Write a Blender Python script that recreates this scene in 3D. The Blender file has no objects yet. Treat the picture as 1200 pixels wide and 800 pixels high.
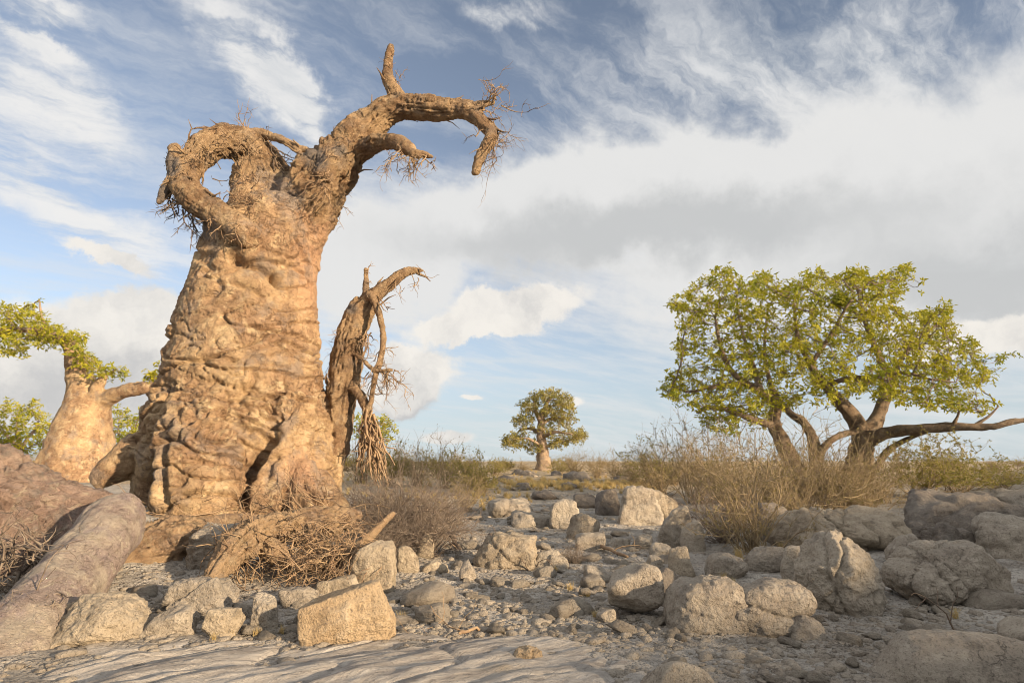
import bpy, bmesh, math, random
import numpy as np
from mathutils import Vector, Matrix

R = math.radians
scene = bpy.context.scene
COL = scene.collection
random.seed(11)

# ------------------------------------------------------------------ camera
F = 700.0                                   # focal length in pixels of the 1200 px wide photograph
CAM = np.array([0.0, 0.0, 1.5])
TH = math.atan2(140.0, F)                   # camera pitched up: horizon lies at row 540
cam_d = bpy.data.cameras.new('camera')
cam_d.sensor_width = 36.0
cam_d.lens = F / 1200.0 * 36.0
cam_d.clip_start = 0.1
cam_d.clip_end = 5000.0
cam = bpy.data.objects.new('camera', cam_d)
COL.objects.link(cam)
cam.location = CAM
cam.rotation_euler = (R(90) + TH, 0, 0)
scene.camera = cam

# ------------------------------------------------------------------ sun, sky, exposure
SUN_EL = R(11.0)
SUN_AZ = R(53.0)                            # behind the camera, turned to the right
S2 = np.array([math.sin(SUN_AZ), -math.cos(SUN_AZ)])     # horizontal direction towards the sun
T2 = np.array([math.cos(SUN_AZ), math.sin(SUN_AZ)])
sun_d = bpy.data.lights.new('sun', 'SUN')
sun_d.energy = 4.2
sun_d.angle = R(1.2)
sun_d.color = (1.0, 0.76, 0.49)
sun = bpy.data.objects.new('sun', sun_d)
COL.objects.link(sun)
sdir = Vector((S2[0] * math.cos(SUN_EL), S2[1] * math.cos(SUN_EL), math.sin(SUN_EL)))
sun.rotation_euler = sdir.to_track_quat('Z', 'Y').to_euler()
sun.location = (20, -15, 12)

vs = scene.view_settings
vs.view_transform = 'Standard'
vs.look = 'None'
vs.exposure = 1.1
vs.gamma = 1.0
vs.use_curve_mapping = False
scene.cycles.filter_width = 1.0


def ray(px, py):
    c0, c1 = (px - 600.0) / F, (400.0 - py) / F
    return np.array([c0, math.cos(TH) - c1 * math.sin(TH), math.sin(TH) + c1 * math.cos(TH)])


def W(px, py, y):
    """point of the photograph's pixel ray at distance y in front of the camera"""
    d = ray(px, py)
    return CAM + d * (y / d[1])


def PIX(P):
    Q = P - CAM
    dep = Q[..., 1] * math.cos(TH) + Q[..., 2] * math.sin(TH)
    up = -Q[..., 1] * math.sin(TH) + Q[..., 2] * math.cos(TH)
    return 600 + F * Q[..., 0] / dep, 400 - F * up / dep


class NT:
    """small helper for node trees"""
    def __init__(self, nt):
        self.nt = nt
        nt.nodes.clear()

    def n(self, t, **kw):
        nd = self.nt.nodes.new(t)
        for k, v in kw.items():
            setattr(nd, k, v)
        return nd

    def put(self, sock, v):
        if v is None:
            return
        if isinstance(v, bpy.types.NodeSocket):
            self.nt.links.new(v, sock)
        else:
            if isinstance(v, tuple) and len(v) == 3 and sock.type == 'RGBA':
                v = v + (1.0,)
            sock.default_value = v

    def m(self, op, a, b=None, c=None, clamp=False):
        nd = self.n('ShaderNodeMath', operation=op, use_clamp=clamp)
        for i, v in enumerate((a, b, c)):
            self.put(nd.inputs[i], v)
        return nd.outputs[0]

    def vm(self, op, a, b=None, scale=None):
        nd = self.n('ShaderNodeVectorMath', operation=op)
        self.put(nd.inputs[0], a)
        self.put(nd.inputs[1], b)
        if scale is not None:
            self.put(nd.inputs['Scale'], scale)
        return nd.outputs['Value'] if op in ('LENGTH', 'DOT_PRODUCT', 'DISTANCE') else nd.outputs[0]

    def noise(self, vec, scale, detail=5.0, rough=0.55, dist=0.0, color=False):
        nd = self.n('ShaderNodeTexNoise')
        self.put(nd.inputs['Vector'], vec)
        nd.inputs['Scale'].default_value = scale
        nd.inputs['Detail'].default_value = detail
        nd.inputs['Roughness'].default_value = rough
        nd.inputs['Distortion'].default_value = dist
        return nd.outputs['Color'] if color else nd.outputs[0]

    def voro(self, vec, scale, feature='F1', out='Distance', rand=1.0):
        nd = self.n('ShaderNodeTexVoronoi', feature=feature)
        self.put(nd.inputs['Vector'], vec)
        nd.inputs['Scale'].default_value = scale
        nd.inputs['Randomness'].default_value = rand
        return nd.outputs[out]

    def mr(self, v, a, b, c=0.0, d=1.0, smooth=True):
        nd = self.n('ShaderNodeMapRange', interpolation_type='SMOOTHSTEP' if smooth else 'LINEAR')
        self.put(nd.inputs['Value'], v)
        for k, x in (('From Min', a), ('From Max', b), ('To Min', c), ('To Max', d)):
            self.put(nd.inputs[k], x)
        return nd.outputs[0]

    def mix(self, f, a, b, mode='MIX'):
        nd = self.n('ShaderNodeMix', data_type='RGBA', blend_type=mode)
        self.put(nd.inputs[0], f)
        self.put(nd.inputs[6], a)
        self.put(nd.inputs[7], b)
        return nd.outputs[2]

    def mapping(self, vec, loc=(0, 0, 0), rot=(0, 0, 0), scale=(1, 1, 1), t='TEXTURE'):
        nd = self.n('ShaderNodeMapping', vector_type=t)
        self.put(nd.inputs['Vector'], vec)
        nd.inputs['Location'].default_value = loc
        nd.inputs['Rotation'].default_value = rot
        nd.inputs['Scale'].default_value = scale
        return nd.outputs[0]

    def comb(self, x, y, z=0.0):
        nd = self.n('ShaderNodeCombineXYZ')
        for i, v in enumerate((x, y, z)):
            self.put(nd.inputs[i], v)
        return nd.outputs[0]

    def bump(self, h, strength, dist, normal=None):
        nd = self.n('ShaderNodeBump')
        nd.inputs['Strength'].default_value = strength
        nd.inputs['Distance'].default_value = dist
        self.put(nd.inputs['Height'], h)
        self.put(nd.inputs['Normal'], normal)
        return nd.outputs[0]


# the sky: clear low-sun sky with drifting cirrus, a grey cloud deck and cumulus near the horizon
world = bpy.data.worlds.new('World')
scene.world = world
world.use_nodes = True
try:
    world.cycles.sampling_method = 'MANUAL'
    world.cycles.sample_map_resolution = 512
except Exception:
    pass
w = NT(world.node_tree)
sky = w.n('ShaderNodeTexSky', sky_type='NISHITA', sun_disc=False)
sky.sun_elevation = SUN_EL
sky.sun_rotation = math.pi - SUN_AZ
sky.altitude = 900
sky.air_density = 1.0
sky.dust_density = 0.6
sky.ozone_density = 2.0
tc = w.n('ShaderNodeTexCoord').outputs['Generated']
sx = w.n('ShaderNodeSeparateXYZ')
w.put(sx.inputs[0], tc)
dx, dy, dz = sx.outputs
az = w.m('ARCTAN2', dx, dy)
el = w.m('ARCSINE', dz)
uv = w.comb(az, el)
wc = w.noise(tc, 3.2, 6, 0.6, color=True)
warp = w.vm('SCALE', w.vm('SUBTRACT', wc, (0.5, 0.5, 0.5)), scale=0.20)
wc2 = w.noise(tc, 13.0, 6, 0.62, color=True)
warp2 = w.vm('SCALE', w.vm('SUBTRACT', wc2, (0.5, 0.5, 0.5)), scale=0.10)
quv = w.vm('ADD', w.vm('ADD', uv, warp), warp2)
quv2 = w.vm('ADD', uv, warp2)
quv3 = w.vm('ADD', uv, w.vm('SCALE', warp2, scale=0.3))


def skyblob(px, py, rx, ry, rot=0.0, soft=0.0, q=None):
    """cloud mass seen along one direction of the sky; radii in photo pixels"""
    d = ray(px, py)
    d = d / np.linalg.norm(d)
    a, e = math.atan2(d[0], d[1]), math.asin(d[2])
    mp = w.mapping(q if q is not None else quv, (a, e, 0), (0, 0, R(rot)), (rx / 760.0, ry / 760.0, 1))
    sp = w.n('ShaderNodeSeparateXYZ')
    w.put(sp.inputs[0], mp)
    ln = w.m('SQRT', w.m('ADD', w.m('MULTIPLY', sp.outputs[0], sp.outputs[0]), w.m('MULTIPLY', sp.outputs[1], sp.outputs[1])))
    return w.mr(ln, 1.15, soft, 0.0, 1.0)


def addup(lst):
    o = lst[0]
    for b in lst[1:]:
        o = w.m('ADD', o, b)
    return o


den = w.m('ADD', w.m('MAXIMUM', dz, 0.0), 0.16)
pl = w.comb(w.m('DIVIDE', dx, den), w.m('DIVIDE', dy, den))
cir_v = w.mapping(w.vm('ADD', pl, w.vm('SCALE', warp, scale=1.6)), (0, 0, 0), (0, 0, R(38)), (1.9, 0.62, 1))
cir = w.noise(cir_v, 1.25, 9, 0.62)
cir2 = w.noise(cir_v, 5.0, 7, 0.62)
thin = w.m('ADD', w.m('MULTIPLY', cir, 0.72), w.m('MULTIPLY', cir2, 0.28))
m_thin = w.mr(thin, 0.42, 0.66, 0.0, 0.50)
sm = lambda *a, **k: w.m('MULTIPLY', skyblob(*a, **k), 1.0)
# big cirrus streak behind the large tree, smaller streaks on its left
streak = addup([skyblob(300, 78, 185, 58, -38), skyblob(345, 120, 90, 40, -42), skyblob(60, 130, 150, 60, -14), skyblob(30, 8, 70, 22, -5),
                skyblob(110, 260, 230, 50, -22), skyblob(30, 60, 60, 16, -8), skyblob(590, 12, 130, 26, -6)])
m_streak = w.mr(w.m('MULTIPLY', streak, w.mr(cir2, 0.25, 0.62, 0.25, 1.1)), 0.08, 1.05, 0.0, 0.88)
# broad deck over the middle and right
deck = addup([skyblob(880, 215, 560, 95, 0, 0.0), skyblob(720, 270, 520, 95, 0, 0.0), skyblob(1000, 330, 420, 70, 0, 0.0), skyblob(1150, 290, 330, 110, 0, 0.2),
              skyblob(420, 320, 180, 90, 0, 0.1)])
m_deck = w.mr(w.m('ADD', deck, w.m('MULTIPLY', w.m('SUBTRACT', cir2, 0.5), 0.5)), -0.05, 0.75, 0.0, 0.97)
mott = skyblob(950, 90, 460, 150, 0, 0.0)
m_mott = w.m('MULTIPLY', w.mr(w.m('ADD', cir, w.m('MULTIPLY', cir2, 0.5)), 0.58, 0.92, 0.0, 0.95), mott)
# cumulus
cum = addup([skyblob(105, 425, 165, 68, 0, 0.35, quv2), skyblob(165, 372, 65, 40, 0, 0.3, quv2), skyblob(30, 450, 90, 45, 0, 0.3, quv2),
             skyblob(488, 430, 68, 44, 0, 0.3, quv2), skyblob(455, 468, 75, 34, 0, 0.3, quv2), skyblob(600, 360, 120, 34, 8, 0.3, quv2),
             skyblob(545, 385, 90, 20, 0, 0.3, quv2), skyblob(527, 513, 44, 10, 0, 0.1, quv3), skyblob(552, 465, 20, 5, 0, 0.0, quv3),
             skyblob(672, 468, 20, 8, 0, 0.0, quv3), skyblob(130, 300, 52, 15, -14, 0.1, quv2), skyblob(1130, 395, 110, 26, 0, 0.2, quv2),
             skyblob(150, 480, 160, 30, 0, 0.3, quv2)])
m_cum = w.mr(w.m('ADD', cum, w.m('MULTIPLY', w.m('SUBTRACT', cir2, 0.5), 0.35)), 0.10, 0.62, 0.0, 0.97)
# low, thin horizontal layers near the horizon
lay_v = w.mapping(w.vm('ADD', uv, w.vm('SCALE', warp, scale=0.25)), (0, 0, 0), (0, 0, R(-4)), (0.42, 0.035, 1))
lay = w.noise(lay_v, 1.0, 6, 0.55)
m_lay = w.m('MULTIPLY', w.mr(lay, 0.45, 0.70, 0.0, 0.75), w.mr(el, 0.30, 0.12, 0.0, 1.0))

GREY = (2.75, 2.78, 2.78)
WHITE = (4.2, 4.12, 4.0)
shade = w.noise(w.vm('ADD', uv, warp2), 5.5, 8, 0.6)
hs = w.n('ShaderNodeHueSaturation')
hs.inputs['Saturation'].default_value = 0.54
w.put(hs.inputs['Color'], sky.outputs[0])
sky_lin = w.mix(1.0, hs.outputs[0], (0.74, 0.80, 0.88), 'MULTIPLY')
# pale veil low over the horizon
sky_lin = w.mix(w.mr(el, 0.34, -0.02, 0.0, 0.85), sky_lin, (2.75, 3.1, 3.3))
c = w.mix(m_thin, sky_lin, (3.6, 3.66, 3.7))
c = w.mix(m_streak, c, w.mix(w.mr(cir2, 0.30, 0.62), (3.2, 3.28, 3.35), WHITE))
c = w.mix(m_mott, c, w.mix(w.mr(cir2, 0.30, 0.66), (2.2, 2.4, 2.6), (3.8, 3.8, 3.8)))
belly = addup([skyblob(760, 285, 480, 66, 0, 0.0), skyblob(1160, 320, 260, 70, 0, 0.0)])
deck_c = w.mix(w.mr(w.m('ADD', belly, w.m('MULTIPLY', w.m('SUBTRACT', shade, 0.5), 0.9)), 0.0, 0.9), (3.75, 3.73, 3.68), GREY)
c = w.mix(m_deck, c, deck_c)
# unseen rest of the sky, clouded almost fully to brighten the shaded ground
rest = w.mr(dy, 0.42, 0.12, 0.0, 1.0)
over = w.m('MULTIPLY', w.mr(w.m('ADD', w.m('MULTIPLY', cir, 0.75), w.m('MULTIPLY', shade, 0.25)), 0.30, 0.48, 0.0, 0.97), w.m('MAXIMUM', rest, w.mr(el, 0.75, 1.0, 0.0, 1.0)))
c = w.mix(over, c, w.mix(w.mr(shade, 0.30, 0.52), (3.2, 3.2, 3.2), WHITE))
c = w.mix(m_lay, c, (3.5, 3.6, 3.62))
under = addup([skyblob(110, 468, 210, 50, 0, 0.1), skyblob(470, 480, 90, 22, 0, 0.1), skyblob(527, 520, 60, 9, 0, 0.1)])
cum_c = w.mix(w.mr(w.m('ADD', w.m('MULTIPLY', under, 0.55), w.m('MULTIPLY', w.m('SUBTRACT', shade, 0.42), 2.2)), 0.0, 0.8),
              (4.3, 4.1, 3.8), (2.75, 2.72, 2.7))
c = w.mix(m_cum, c, cum_c)
bg = w.n('ShaderNodeBackground')
w.put(bg.inputs['Color'], c)
bg.inputs['Strength'].default_value = 0.10
wo = w.n('ShaderNodeOutputWorld')
w.nt.links.new(bg.outputs[0], wo.inputs[0])

# ------------------------------------------------------------------ noise, meshes, tubes
_r = np.random.RandomState(5)
PERM = _r.permutation(256)
GRAD = _r.normal(size=(256, 3))
GRAD /= np.linalg.norm(GRAD, axis=1)[:, None]


def pn(P):
    I = np.floor(P).astype(np.int64)
    f = P - I
    u = f * f * f * (f * (f * 6 - 15) + 10)
    out = np.zeros(len(P))
    for cx in (0, 1):
        for cy in (0, 1):
            for cz in (0, 1):
                h = PERM[(PERM[(PERM[(I[:, 0] + cx) & 255] + I[:, 1] + cy) & 255] + I[:, 2] + cz) & 255]
                g = GRAD[h]
                d = g[:, 0] * (f[:, 0] - cx) + g[:, 1] * (f[:, 1] - cy) + g[:, 2] * (f[:, 2] - cz)
                wt = (u[:, 0] if cx else 1 - u[:, 0]) * (u[:, 1] if cy else 1 - u[:, 1]) * (u[:, 2] if cz else 1 - u[:, 2])
                out += wt * d
    return out * 1.5


def fbm(P, octv=4, gain=0.5, lac=2.03):
    o = np.zeros(len(P))
    a = 1.0
    for i in range(octv):
        o += a * pn(P + i * 17.31)
        P = P * lac
        a *= gain
    return o


def ridge(P, octv=3, gain=0.5):
    o = np.zeros(len(P))
    a = 1.0
    for i in range(octv):
        o += a * (1 - 2 * np.abs(pn(P + i * 9.7)))
        P = P * 2.07
        a *= gain
    return o


def sst(a, b, x):
    t = np.clip((x - a) / (b - a), 0, 1)
    return t * t * (3 - 2 * t)


class MB:
    """collects vertices, quads and triangles"""
    def __init__(self):
        self.V, self.Q, self.T, self.n = [], [], [], 0

    def add(self, V, Q=None, T=None):
        self.V.append(np.asarray(V, float))
        if Q is not None and len(Q):
            self.Q.append(np.asarray(Q, int) + self.n)
        if T is not None and len(T):
            self.T.append(np.asarray(T, int) + self.n)
        self.n += len(V)

    def arrays(self):
        V = np.concatenate(self.V) if self.V else np.zeros((0, 3))
        Q = np.concatenate(self.Q) if self.Q else np.zeros((0, 4), int)
        T = np.concatenate(self.T) if self.T else np.zeros((0, 3), int)
        return V, Q, T


def mk_mesh(name, V, Q=None, T=None, smooth=True):
    Q = np.zeros((0, 4), int) if Q is None else np.asarray(Q)
    T = np.zeros((0, 3), int) if T is None else np.asarray(T)
    me = bpy.data.meshes.new(name)
    me.vertices.add(len(V))
    me.vertices.foreach_set('co', np.ascontiguousarray(V, dtype=np.float32).ravel())
    loops = np.concatenate([Q.ravel(), T.ravel()]).astype(np.int32)
    starts = np.concatenate([np.arange(len(Q)) * 4, len(Q) * 4 + np.arange(len(T)) * 3]).astype(np.int32)
    me.loops.add(len(loops))
    me.loops.foreach_set('vertex_index', loops)
    me.polygons.add(len(starts))
    me.polygons.foreach_set('loop_start', starts)
    me.update(calc_edges=True)
    me.validate()
    me.polygons.foreach_set('use_smooth', np.full(len(me.polygons), smooth, dtype=bool))
    me.update()
    return me


def link(name, data, mat=None, parent=None, loc=None):
    o = bpy.data.objects.new(name, data)
    COL.objects.link(o)
    if mat is not None and data is not None and not data.materials:
        data.materials.append(mat)
    if loc is not None:
        o.location = loc
    if parent is not None:
        o.parent = parent
    return o


def tag(o, label=None, cat=None, group=None, kind=None):
    if label:
        o['label'] = label
    if cat:
        o['category'] = cat
    if group:
        o['group'] = group
    if kind:
        o['kind'] = kind
    return o


def thing(name, loc, label, cat, group=None):
    return tag(link(name, None, loc=loc), label, cat, group)


def part(name, mb, mat, parent, kind=None, smooth=True, label=None):
    """mesh of world-space arrays placed under a thing whose origin is parent.location"""
    V, Q, T = mb.arrays() if isinstance(mb, MB) else mb
    if parent is not None:
        p = parent
        off = np.array(p.location)
        if p.parent is not None:
            off = off + np.array(p.parent.location)
        V = V - off
    o = link(name, mk_mesh(name, V, Q, T, smooth), mat, parent)
    return tag(o, label, None, None, kind)


def resample(pts, rad, per=4):
    """Catmull-Rom through points (and radii)"""
    P = np.column_stack([np.asarray(pts, float), np.asarray(rad, float)])
    if len(P) < 3:
        t = np.linspace(0, 1, per + 1)[:, None]
        S = P[0] * (1 - t) + P[-1] * t
        return S[:, :3], S[:, 3]
    E = np.vstack([2 * P[0] - P[1], P, 2 * P[-1] - P[-2]])
    out = []
    for i in range(1, len(E) - 2):
        a, b, c_, d = E[i - 1], E[i], E[i + 1], E[i + 2]
        for t in np.arange(per) / per:
            out.append(0.5 * ((2 * b) + (c_ - a) * t + (2 * a - 5 * b + 4 * c_ - d) * t * t + (3 * b - a - 3 * c_ + d) * t ** 3))
    out.append(P[-1])
    S = np.array(out)
    return S[:, :3], np.maximum(S[:, 3], 0.0008)


def tube(pts, rad, seg=8, per=0, cap=True, rough=0.0, seed=0.0):
    pts, rad = np.asarray(pts, float), np.asarray(rad, float)
    if per:
        pts, rad = resample(pts, rad, per)
    n = len(pts)
    tan = np.gradient(pts, axis=0)
    tan /= np.linalg.norm(tan, axis=1)[:, None] + 1e-9
    ref = np.array([0.31, 0.17, 0.93]) if abs(tan[0, 2]) < 0.9 else np.array([0.9, 0.2, 0.1])
    u = ref - tan[0] * ref.dot(tan[0])
    u /= np.linalg.norm(u)
    a = np.arange(seg) * (2 * math.pi / seg)
    ca, sa = np.cos(a), np.sin(a)
    V = np.empty((n, seg, 3))
    for i in range(n):
        t = tan[i]
        u = u - t * u.dot(t)
        u /= np.linalg.norm(u) + 1e-9
        v = np.array([t[1] * u[2] - t[2] * u[1], t[2] * u[0] - t[0] * u[2], t[0] * u[1] - t[1] * u[0]])
        V[i] = pts[i] + rad[i] * (ca[:, None] * u + sa[:, None] * v)
    V = V.reshape(-1, 3)
    if rough:
        s = np.repeat(rad, seg)
        cc = np.repeat(pts, seg, axis=0)
        V = cc + (V - cc) * (1 + rough * pn(V / np.maximum(s, 0.01)[:, None] * 0.9 + seed))[:, None]
    i = np.arange(n - 1)[:, None] * seg
    j = np.arange(seg)[None, :]
    j2 = (j + 1) % seg
    Q = np.stack([i + j, i + j2, i + seg + j2, i + seg + j], axis=-1).reshape(-1, 4)
    T = []
    if cap:
        V = np.vstack([V, pts[0], pts[-1]])
        c0, c1 = n * seg, n * seg + 1
        for k in range(seg):
            T.append((c0, (k + 1) % seg, k))
            T.append((c1, (n - 1) * seg + k, (n - 1) * seg + (k + 1) % seg))
    return V, Q, T


def remesh(mb, voxel):
    V, Q, T = mb.arrays()
    me = mk_mesh('tmp', V, Q, T)
    o = bpy.data.objects.new('tmp', me)
    COL.objects.link(o)
    md = o.modifiers.new('r', 'REMESH')
    md.mode = 'VOXEL'
    md.voxel_size = voxel
    dg = bpy.context.evaluated_depsgraph_get()
    ev = o.evaluated_get(dg)
    m2 = ev.to_mesh()
    V2 = np.empty(len(m2.vertices) * 3, np.float32)
    m2.vertices.foreach_get('co', V2)
    n = len(m2.polygons)
    tot = np.empty(n, np.int32)
    m2.polygons.foreach_get('loop_total', tot)
    li = np.empty(len(m2.loops), np.int32)
    m2.loops.foreach_get('vertex_index', li)
    ev.to_mesh_clear()
    bpy.data.objects.remove(o)
    bpy.data.meshes.remove(me)
    assert (tot == 4).all()
    return V2.reshape(-1, 3).astype(float), li.reshape(-1, 4).astype(int)


def vsmooth(V, Q, it=3, lam=0.5):
    E = np.concatenate([Q[:, [0, 1]], Q[:, [1, 2]], Q[:, [2, 3]], Q[:, [3, 0]]])
    n = len(V)
    cnt = np.bincount(E[:, 0], minlength=n) + np.bincount(E[:, 1], minlength=n)
    for _ in range(it):
        S = np.stack([np.bincount(E[:, 0], V[E[:, 1], k], n) + np.bincount(E[:, 1], V[E[:, 0], k], n) for k in range(V.shape[1])], 1)
        V = V + lam * (S / np.maximum(cnt, 1)[:, None] - V)
    return V


def vnormals(V, Q):
    d1 = V[Q[:, 2]] - V[Q[:, 0]]
    d2 = V[Q[:, 3]] - V[Q[:, 1]]
    fn = np.cross(d1, d2)
    N = np.zeros_like(V)
    for k in range(4):
        for ax in range(3):
            N[:, ax] += np.bincount(Q[:, k], fn[:, ax], len(V))
    return N / (np.linalg.norm(N, axis=1)[:, None] + 1e-12)


def polydist(px, py, poly):
    """distance in pixels to a polyline; also the position 0..1 along it"""
    best = np.full(len(px), 1e9)
    tt = np.zeros(len(px))
    m = len(poly) - 1
    for i in range(m):
        a, b = np.array(poly[i], float), np.array(poly[i + 1], float)
        ab = b - a
        t = np.clip(((px - a[0]) * ab[0] + (py - a[1]) * ab[1]) / (ab @ ab), 0, 1)
        d = np.hypot(px - a[0] - t * ab[0], py - a[1] - t * ab[1])
        k = d < best
        best[k] = d[k]
        tt[k] = (i + t[k]) / m
    return best, tt


def split_parts(prefix, V, Q, N, owner, names, mat, root, attrs=None):
    """cut one surface into separate part meshes, keeping the smooth normals across the cuts"""
    off = np.array(root.location)
    outs = []
    fo = owner[Q[:, 0]]
    for k, nm in enumerate(names):
        q = Q[fo == k]
        if not len(q):
            outs.append(None)
            continue
        ids, inv = np.unique(q, return_inverse=True)
        me = mk_mesh(nm, V[ids] - off, inv.reshape(-1, 4))
        me.normals_split_custom_set_from_vertices(N[ids].astype(np.float32))
        for an, av in (attrs or {}).items():
            me.attributes.new(an, 'FLOAT', 'POINT').data.foreach_set('value', av[ids].astype(np.float32))
        outs.append(link(nm, me, mat, root))
    return outs


def unit(v):
    v = np.asarray(v, float)
    return v / (np.linalg.norm(v) + 1e-9)


def twig(mb, p, d, length, rad, depth, rng, wob=0.35, droop=0.0, seg=4, kids=(2, 4), spread=0.9, steps=5, shrink=0.62):
    """a thin crooked twig with side twigs"""
    p = np.asarray(p, float)
    d = unit(d)
    pts = [p]
    for i in range(steps):
        d = unit(d + rng.normal(size=3) * wob + np.array([0, 0, -droop]))
        p = p + d * length / steps
        pts.append(p)
    pts = np.array(pts)
    rr = np.linspace(rad, rad * 0.35, len(pts))
    mb.add(*tube(pts, rr, seg, cap=False))
    if depth > 0:
        for _ in range(rng.randint(kids[0], kids[1] + 1)):
            i = rng.randint(1, len(pts))
            dd = unit(unit(pts[i] - pts[i - 1]) + rng.normal(size=3) * spread)
            twig(mb, pts[i], dd, length * rng.uniform(0.4, 0.75), max(rad * shrink, 0.002), depth - 1, rng, wob, droop, max(seg - 1, 3), kids, spread, max(steps - 1, 3), shrink)


# ------------------------------------------------------------------ materials
def pmat(name, rough=0.9, spec=0.15):
    m = bpy.data.materials.new(name)
    m.use_nodes = True
    t = NT(m.node_tree)
    b = t.n('ShaderNodeBsdfPrincipled')
    b.inputs['Roughness'].default_value = rough
    b.inputs['Specular IOR Level'].default_value = spec
    o = t.n('ShaderNodeOutputMaterial')
    t.nt.links.new(b.outputs[0], o.inputs[0])
    return m, t, b


def coords(t, kind='Object'):
    return t.n('ShaderNodeTexCoord').outputs[kind]


def objrand(t):
    return t.n('ShaderNodeObjectInfo').outputs['Random']


def bark(name, c1, c2, c3, scale=1.0, bump=0.05, grey=(0.30, 0.27, 0.25), greyamt=0.5, attrs=False, vstretch=1.0):
    m, t, b = pmat(name, 0.85, 0.2)
    v = coords(t)
    wob = t.vm('ADD', v, t.vm('SCALE', t.noise(v, 1.7 * scale, 4, color=True), scale=0.5))
    n1 = t.noise(v, 0.9 * scale, 6, 0.6)
    n2 = t.noise(wob, 3.6 * scale, 8, 0.68)
    n3 = t.noise(t.mapping(wob, (0, 0, 0), (0, 0, 0), (1, 1, 1 / vstretch)), 17 * scale, 7, 0.7)
    col = t.mix(t.mr(n1, 0.38, 0.62), c1, c2)
    col = t.mix(t.mr(n2, 0.50, 0.66), col, c3)
    col = t.mix(t.mr(n2, 0.47, 0.33, 0, 0.75), col, tuple(x * 0.62 for x in c2))
    g = t.mr(t.noise(v, 2.0 * scale, 7, 0.65), 0.5, 0.64, 0, greyamt)
    if attrs:
        a1 = t.n('ShaderNodeAttribute', attribute_name='bleach').outputs['Fac']
        a2 = t.n('ShaderNodeAttribute', attribute_name='pink').outputs['Fac']
        col = t.mix(t.m('MULTIPLY', a2, 0.7), col, (0.47, 0.27, 0.17))
        g = t.m('MAXIMUM', g, t.mr(t.m('ADD', a1, t.m('MULTIPLY', t.m('SUBTRACT', n3, 0.5), 1.2)), 0.25, 0.6, 0, 0.95))
    col = t.mix(g, col, grey)
    # thin dark fissures, broken up
    fis = t.noise(t.mapping(wob, (3, 1, 2), (0, 0, 0), (1, 1, 1 / vstretch)), 5.2 * scale, 7, 0.6)
    line = t.m('MULTIPLY', t.mr(t.m('ABSOLUTE', t.m('SUBTRACT', fis, 0.5)), 0.014, 0.0), t.mr(n1, 0.47, 0.57))
    col = t.mix(t.m('MULTIPLY', line, 0.6), col, (0.10, 0.07, 0.05))
    col = t.mix(t.mr(n3, 0.52, 0.70, 0, 0.75), col, tuple(x * 0.50 for x in c2))
    col = t.mix(t.mr(n3, 0.46, 0.27, 0, 0.5), col, tuple(min(x * 1.3, 0.8) for x in c1))
    t.put(b.inputs['Base Color'], col)
    wr = t.noise(t.mapping(wob, (0, 0, 0), (0, 0, 0), (1.5, 1.5, 0.7 / vstretch)), 9 * scale, 7, 0.72, 0.5)
    pit = t.mr(t.voro(wob, 11 * scale), 0.0, 0.25)
    h = t.m('ADD', t.m('ADD', t.m('MULTIPLY', wr, 0.9), t.m('MULTIPLY', n3, 0.7)), t.m('ADD', t.m('MULTIPLY', pit, 0.2), t.m('MULTIPLY', line, -0.25)))
    t.put(b.inputs['Normal'], t.bump(h, 1.0, bump))
    return m


M = {}
M['bark'] = bark('baobab_bark', (0.50, 0.355, 0.21), (0.36, 0.23, 0.14), (0.60, 0.455, 0.285), 1.0, 0.085, (0.29, 0.24, 0.205), 0.65, True)
M['limb'] = bark('limb_bark', (0.48, 0.335, 0.20), (0.33, 0.21, 0.125), (0.57, 0.42, 0.26), 1.6, 0.085, (0.24, 0.21, 0.19), 0.42, True, 2.0)
M['log'] = bark('weathered_log', (0.44, 0.38, 0.31), (0.38, 0.30, 0.27), (0.52, 0.45, 0.36), 2.2, 0.045, (0.33, 0.27, 0.27), 0.7, False, 1.8)
M['pinklog'] = bark('pinkish_deadwood', (0.46, 0.34, 0.27), (0.37, 0.26, 0.21), (0.50, 0.41, 0.31), 1.6, 0.08, (0.30, 0.255, 0.22), 0.85, False, 1.6)
M['treebark'] = bark('textured_bark', (0.36, 0.27, 0.19), (0.24, 0.17, 0.115), (0.47, 0.37, 0.26), 3.0, 0.08, (0.20, 0.175, 0.15), 0.75, False, 2.0)
M['tanlog'] = bark('tan_deadwood', (0.48, 0.34, 0.21), (0.36, 0.24, 0.155), (0.43, 0.33, 0.22), 2.6, 0.05, (0.28, 0.23, 0.19), 0.5)
M['fine'] = bark('branch_bark', (0.36, 0.27, 0.19), (0.24, 0.175, 0.125), (0.42, 0.32, 0.22), 2.2, 0.03, (0.20, 0.175, 0.155), 0.6)


def plain(name, c1, c2, scale=8.0, rough=0.9):
    m, t, b = pmat(name, rough, 0.1)
    n = t.noise(coords(t), scale, 4, 0.6)
    t.put(b.inputs['Base Color'], t.mix(t.mr(n, 0.35, 0.65), c1, c2))
    return m


M['twig_tan'] = plain('dry_twig', (0.36, 0.26, 0.165), (0.22, 0.15, 0.10))
M['twig_grey'] = plain('grey_twig', (0.25, 0.205, 0.165), (0.14, 0.11, 0.09))
M['twig_shrub'] = plain('shrub_twig', (0.36, 0.285, 0.18), (0.23, 0.175, 0.11))
M['twig_dark'] = plain('dark_twig', (0.11, 0.085, 0.07), (0.18, 0.135, 0.10))


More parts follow.
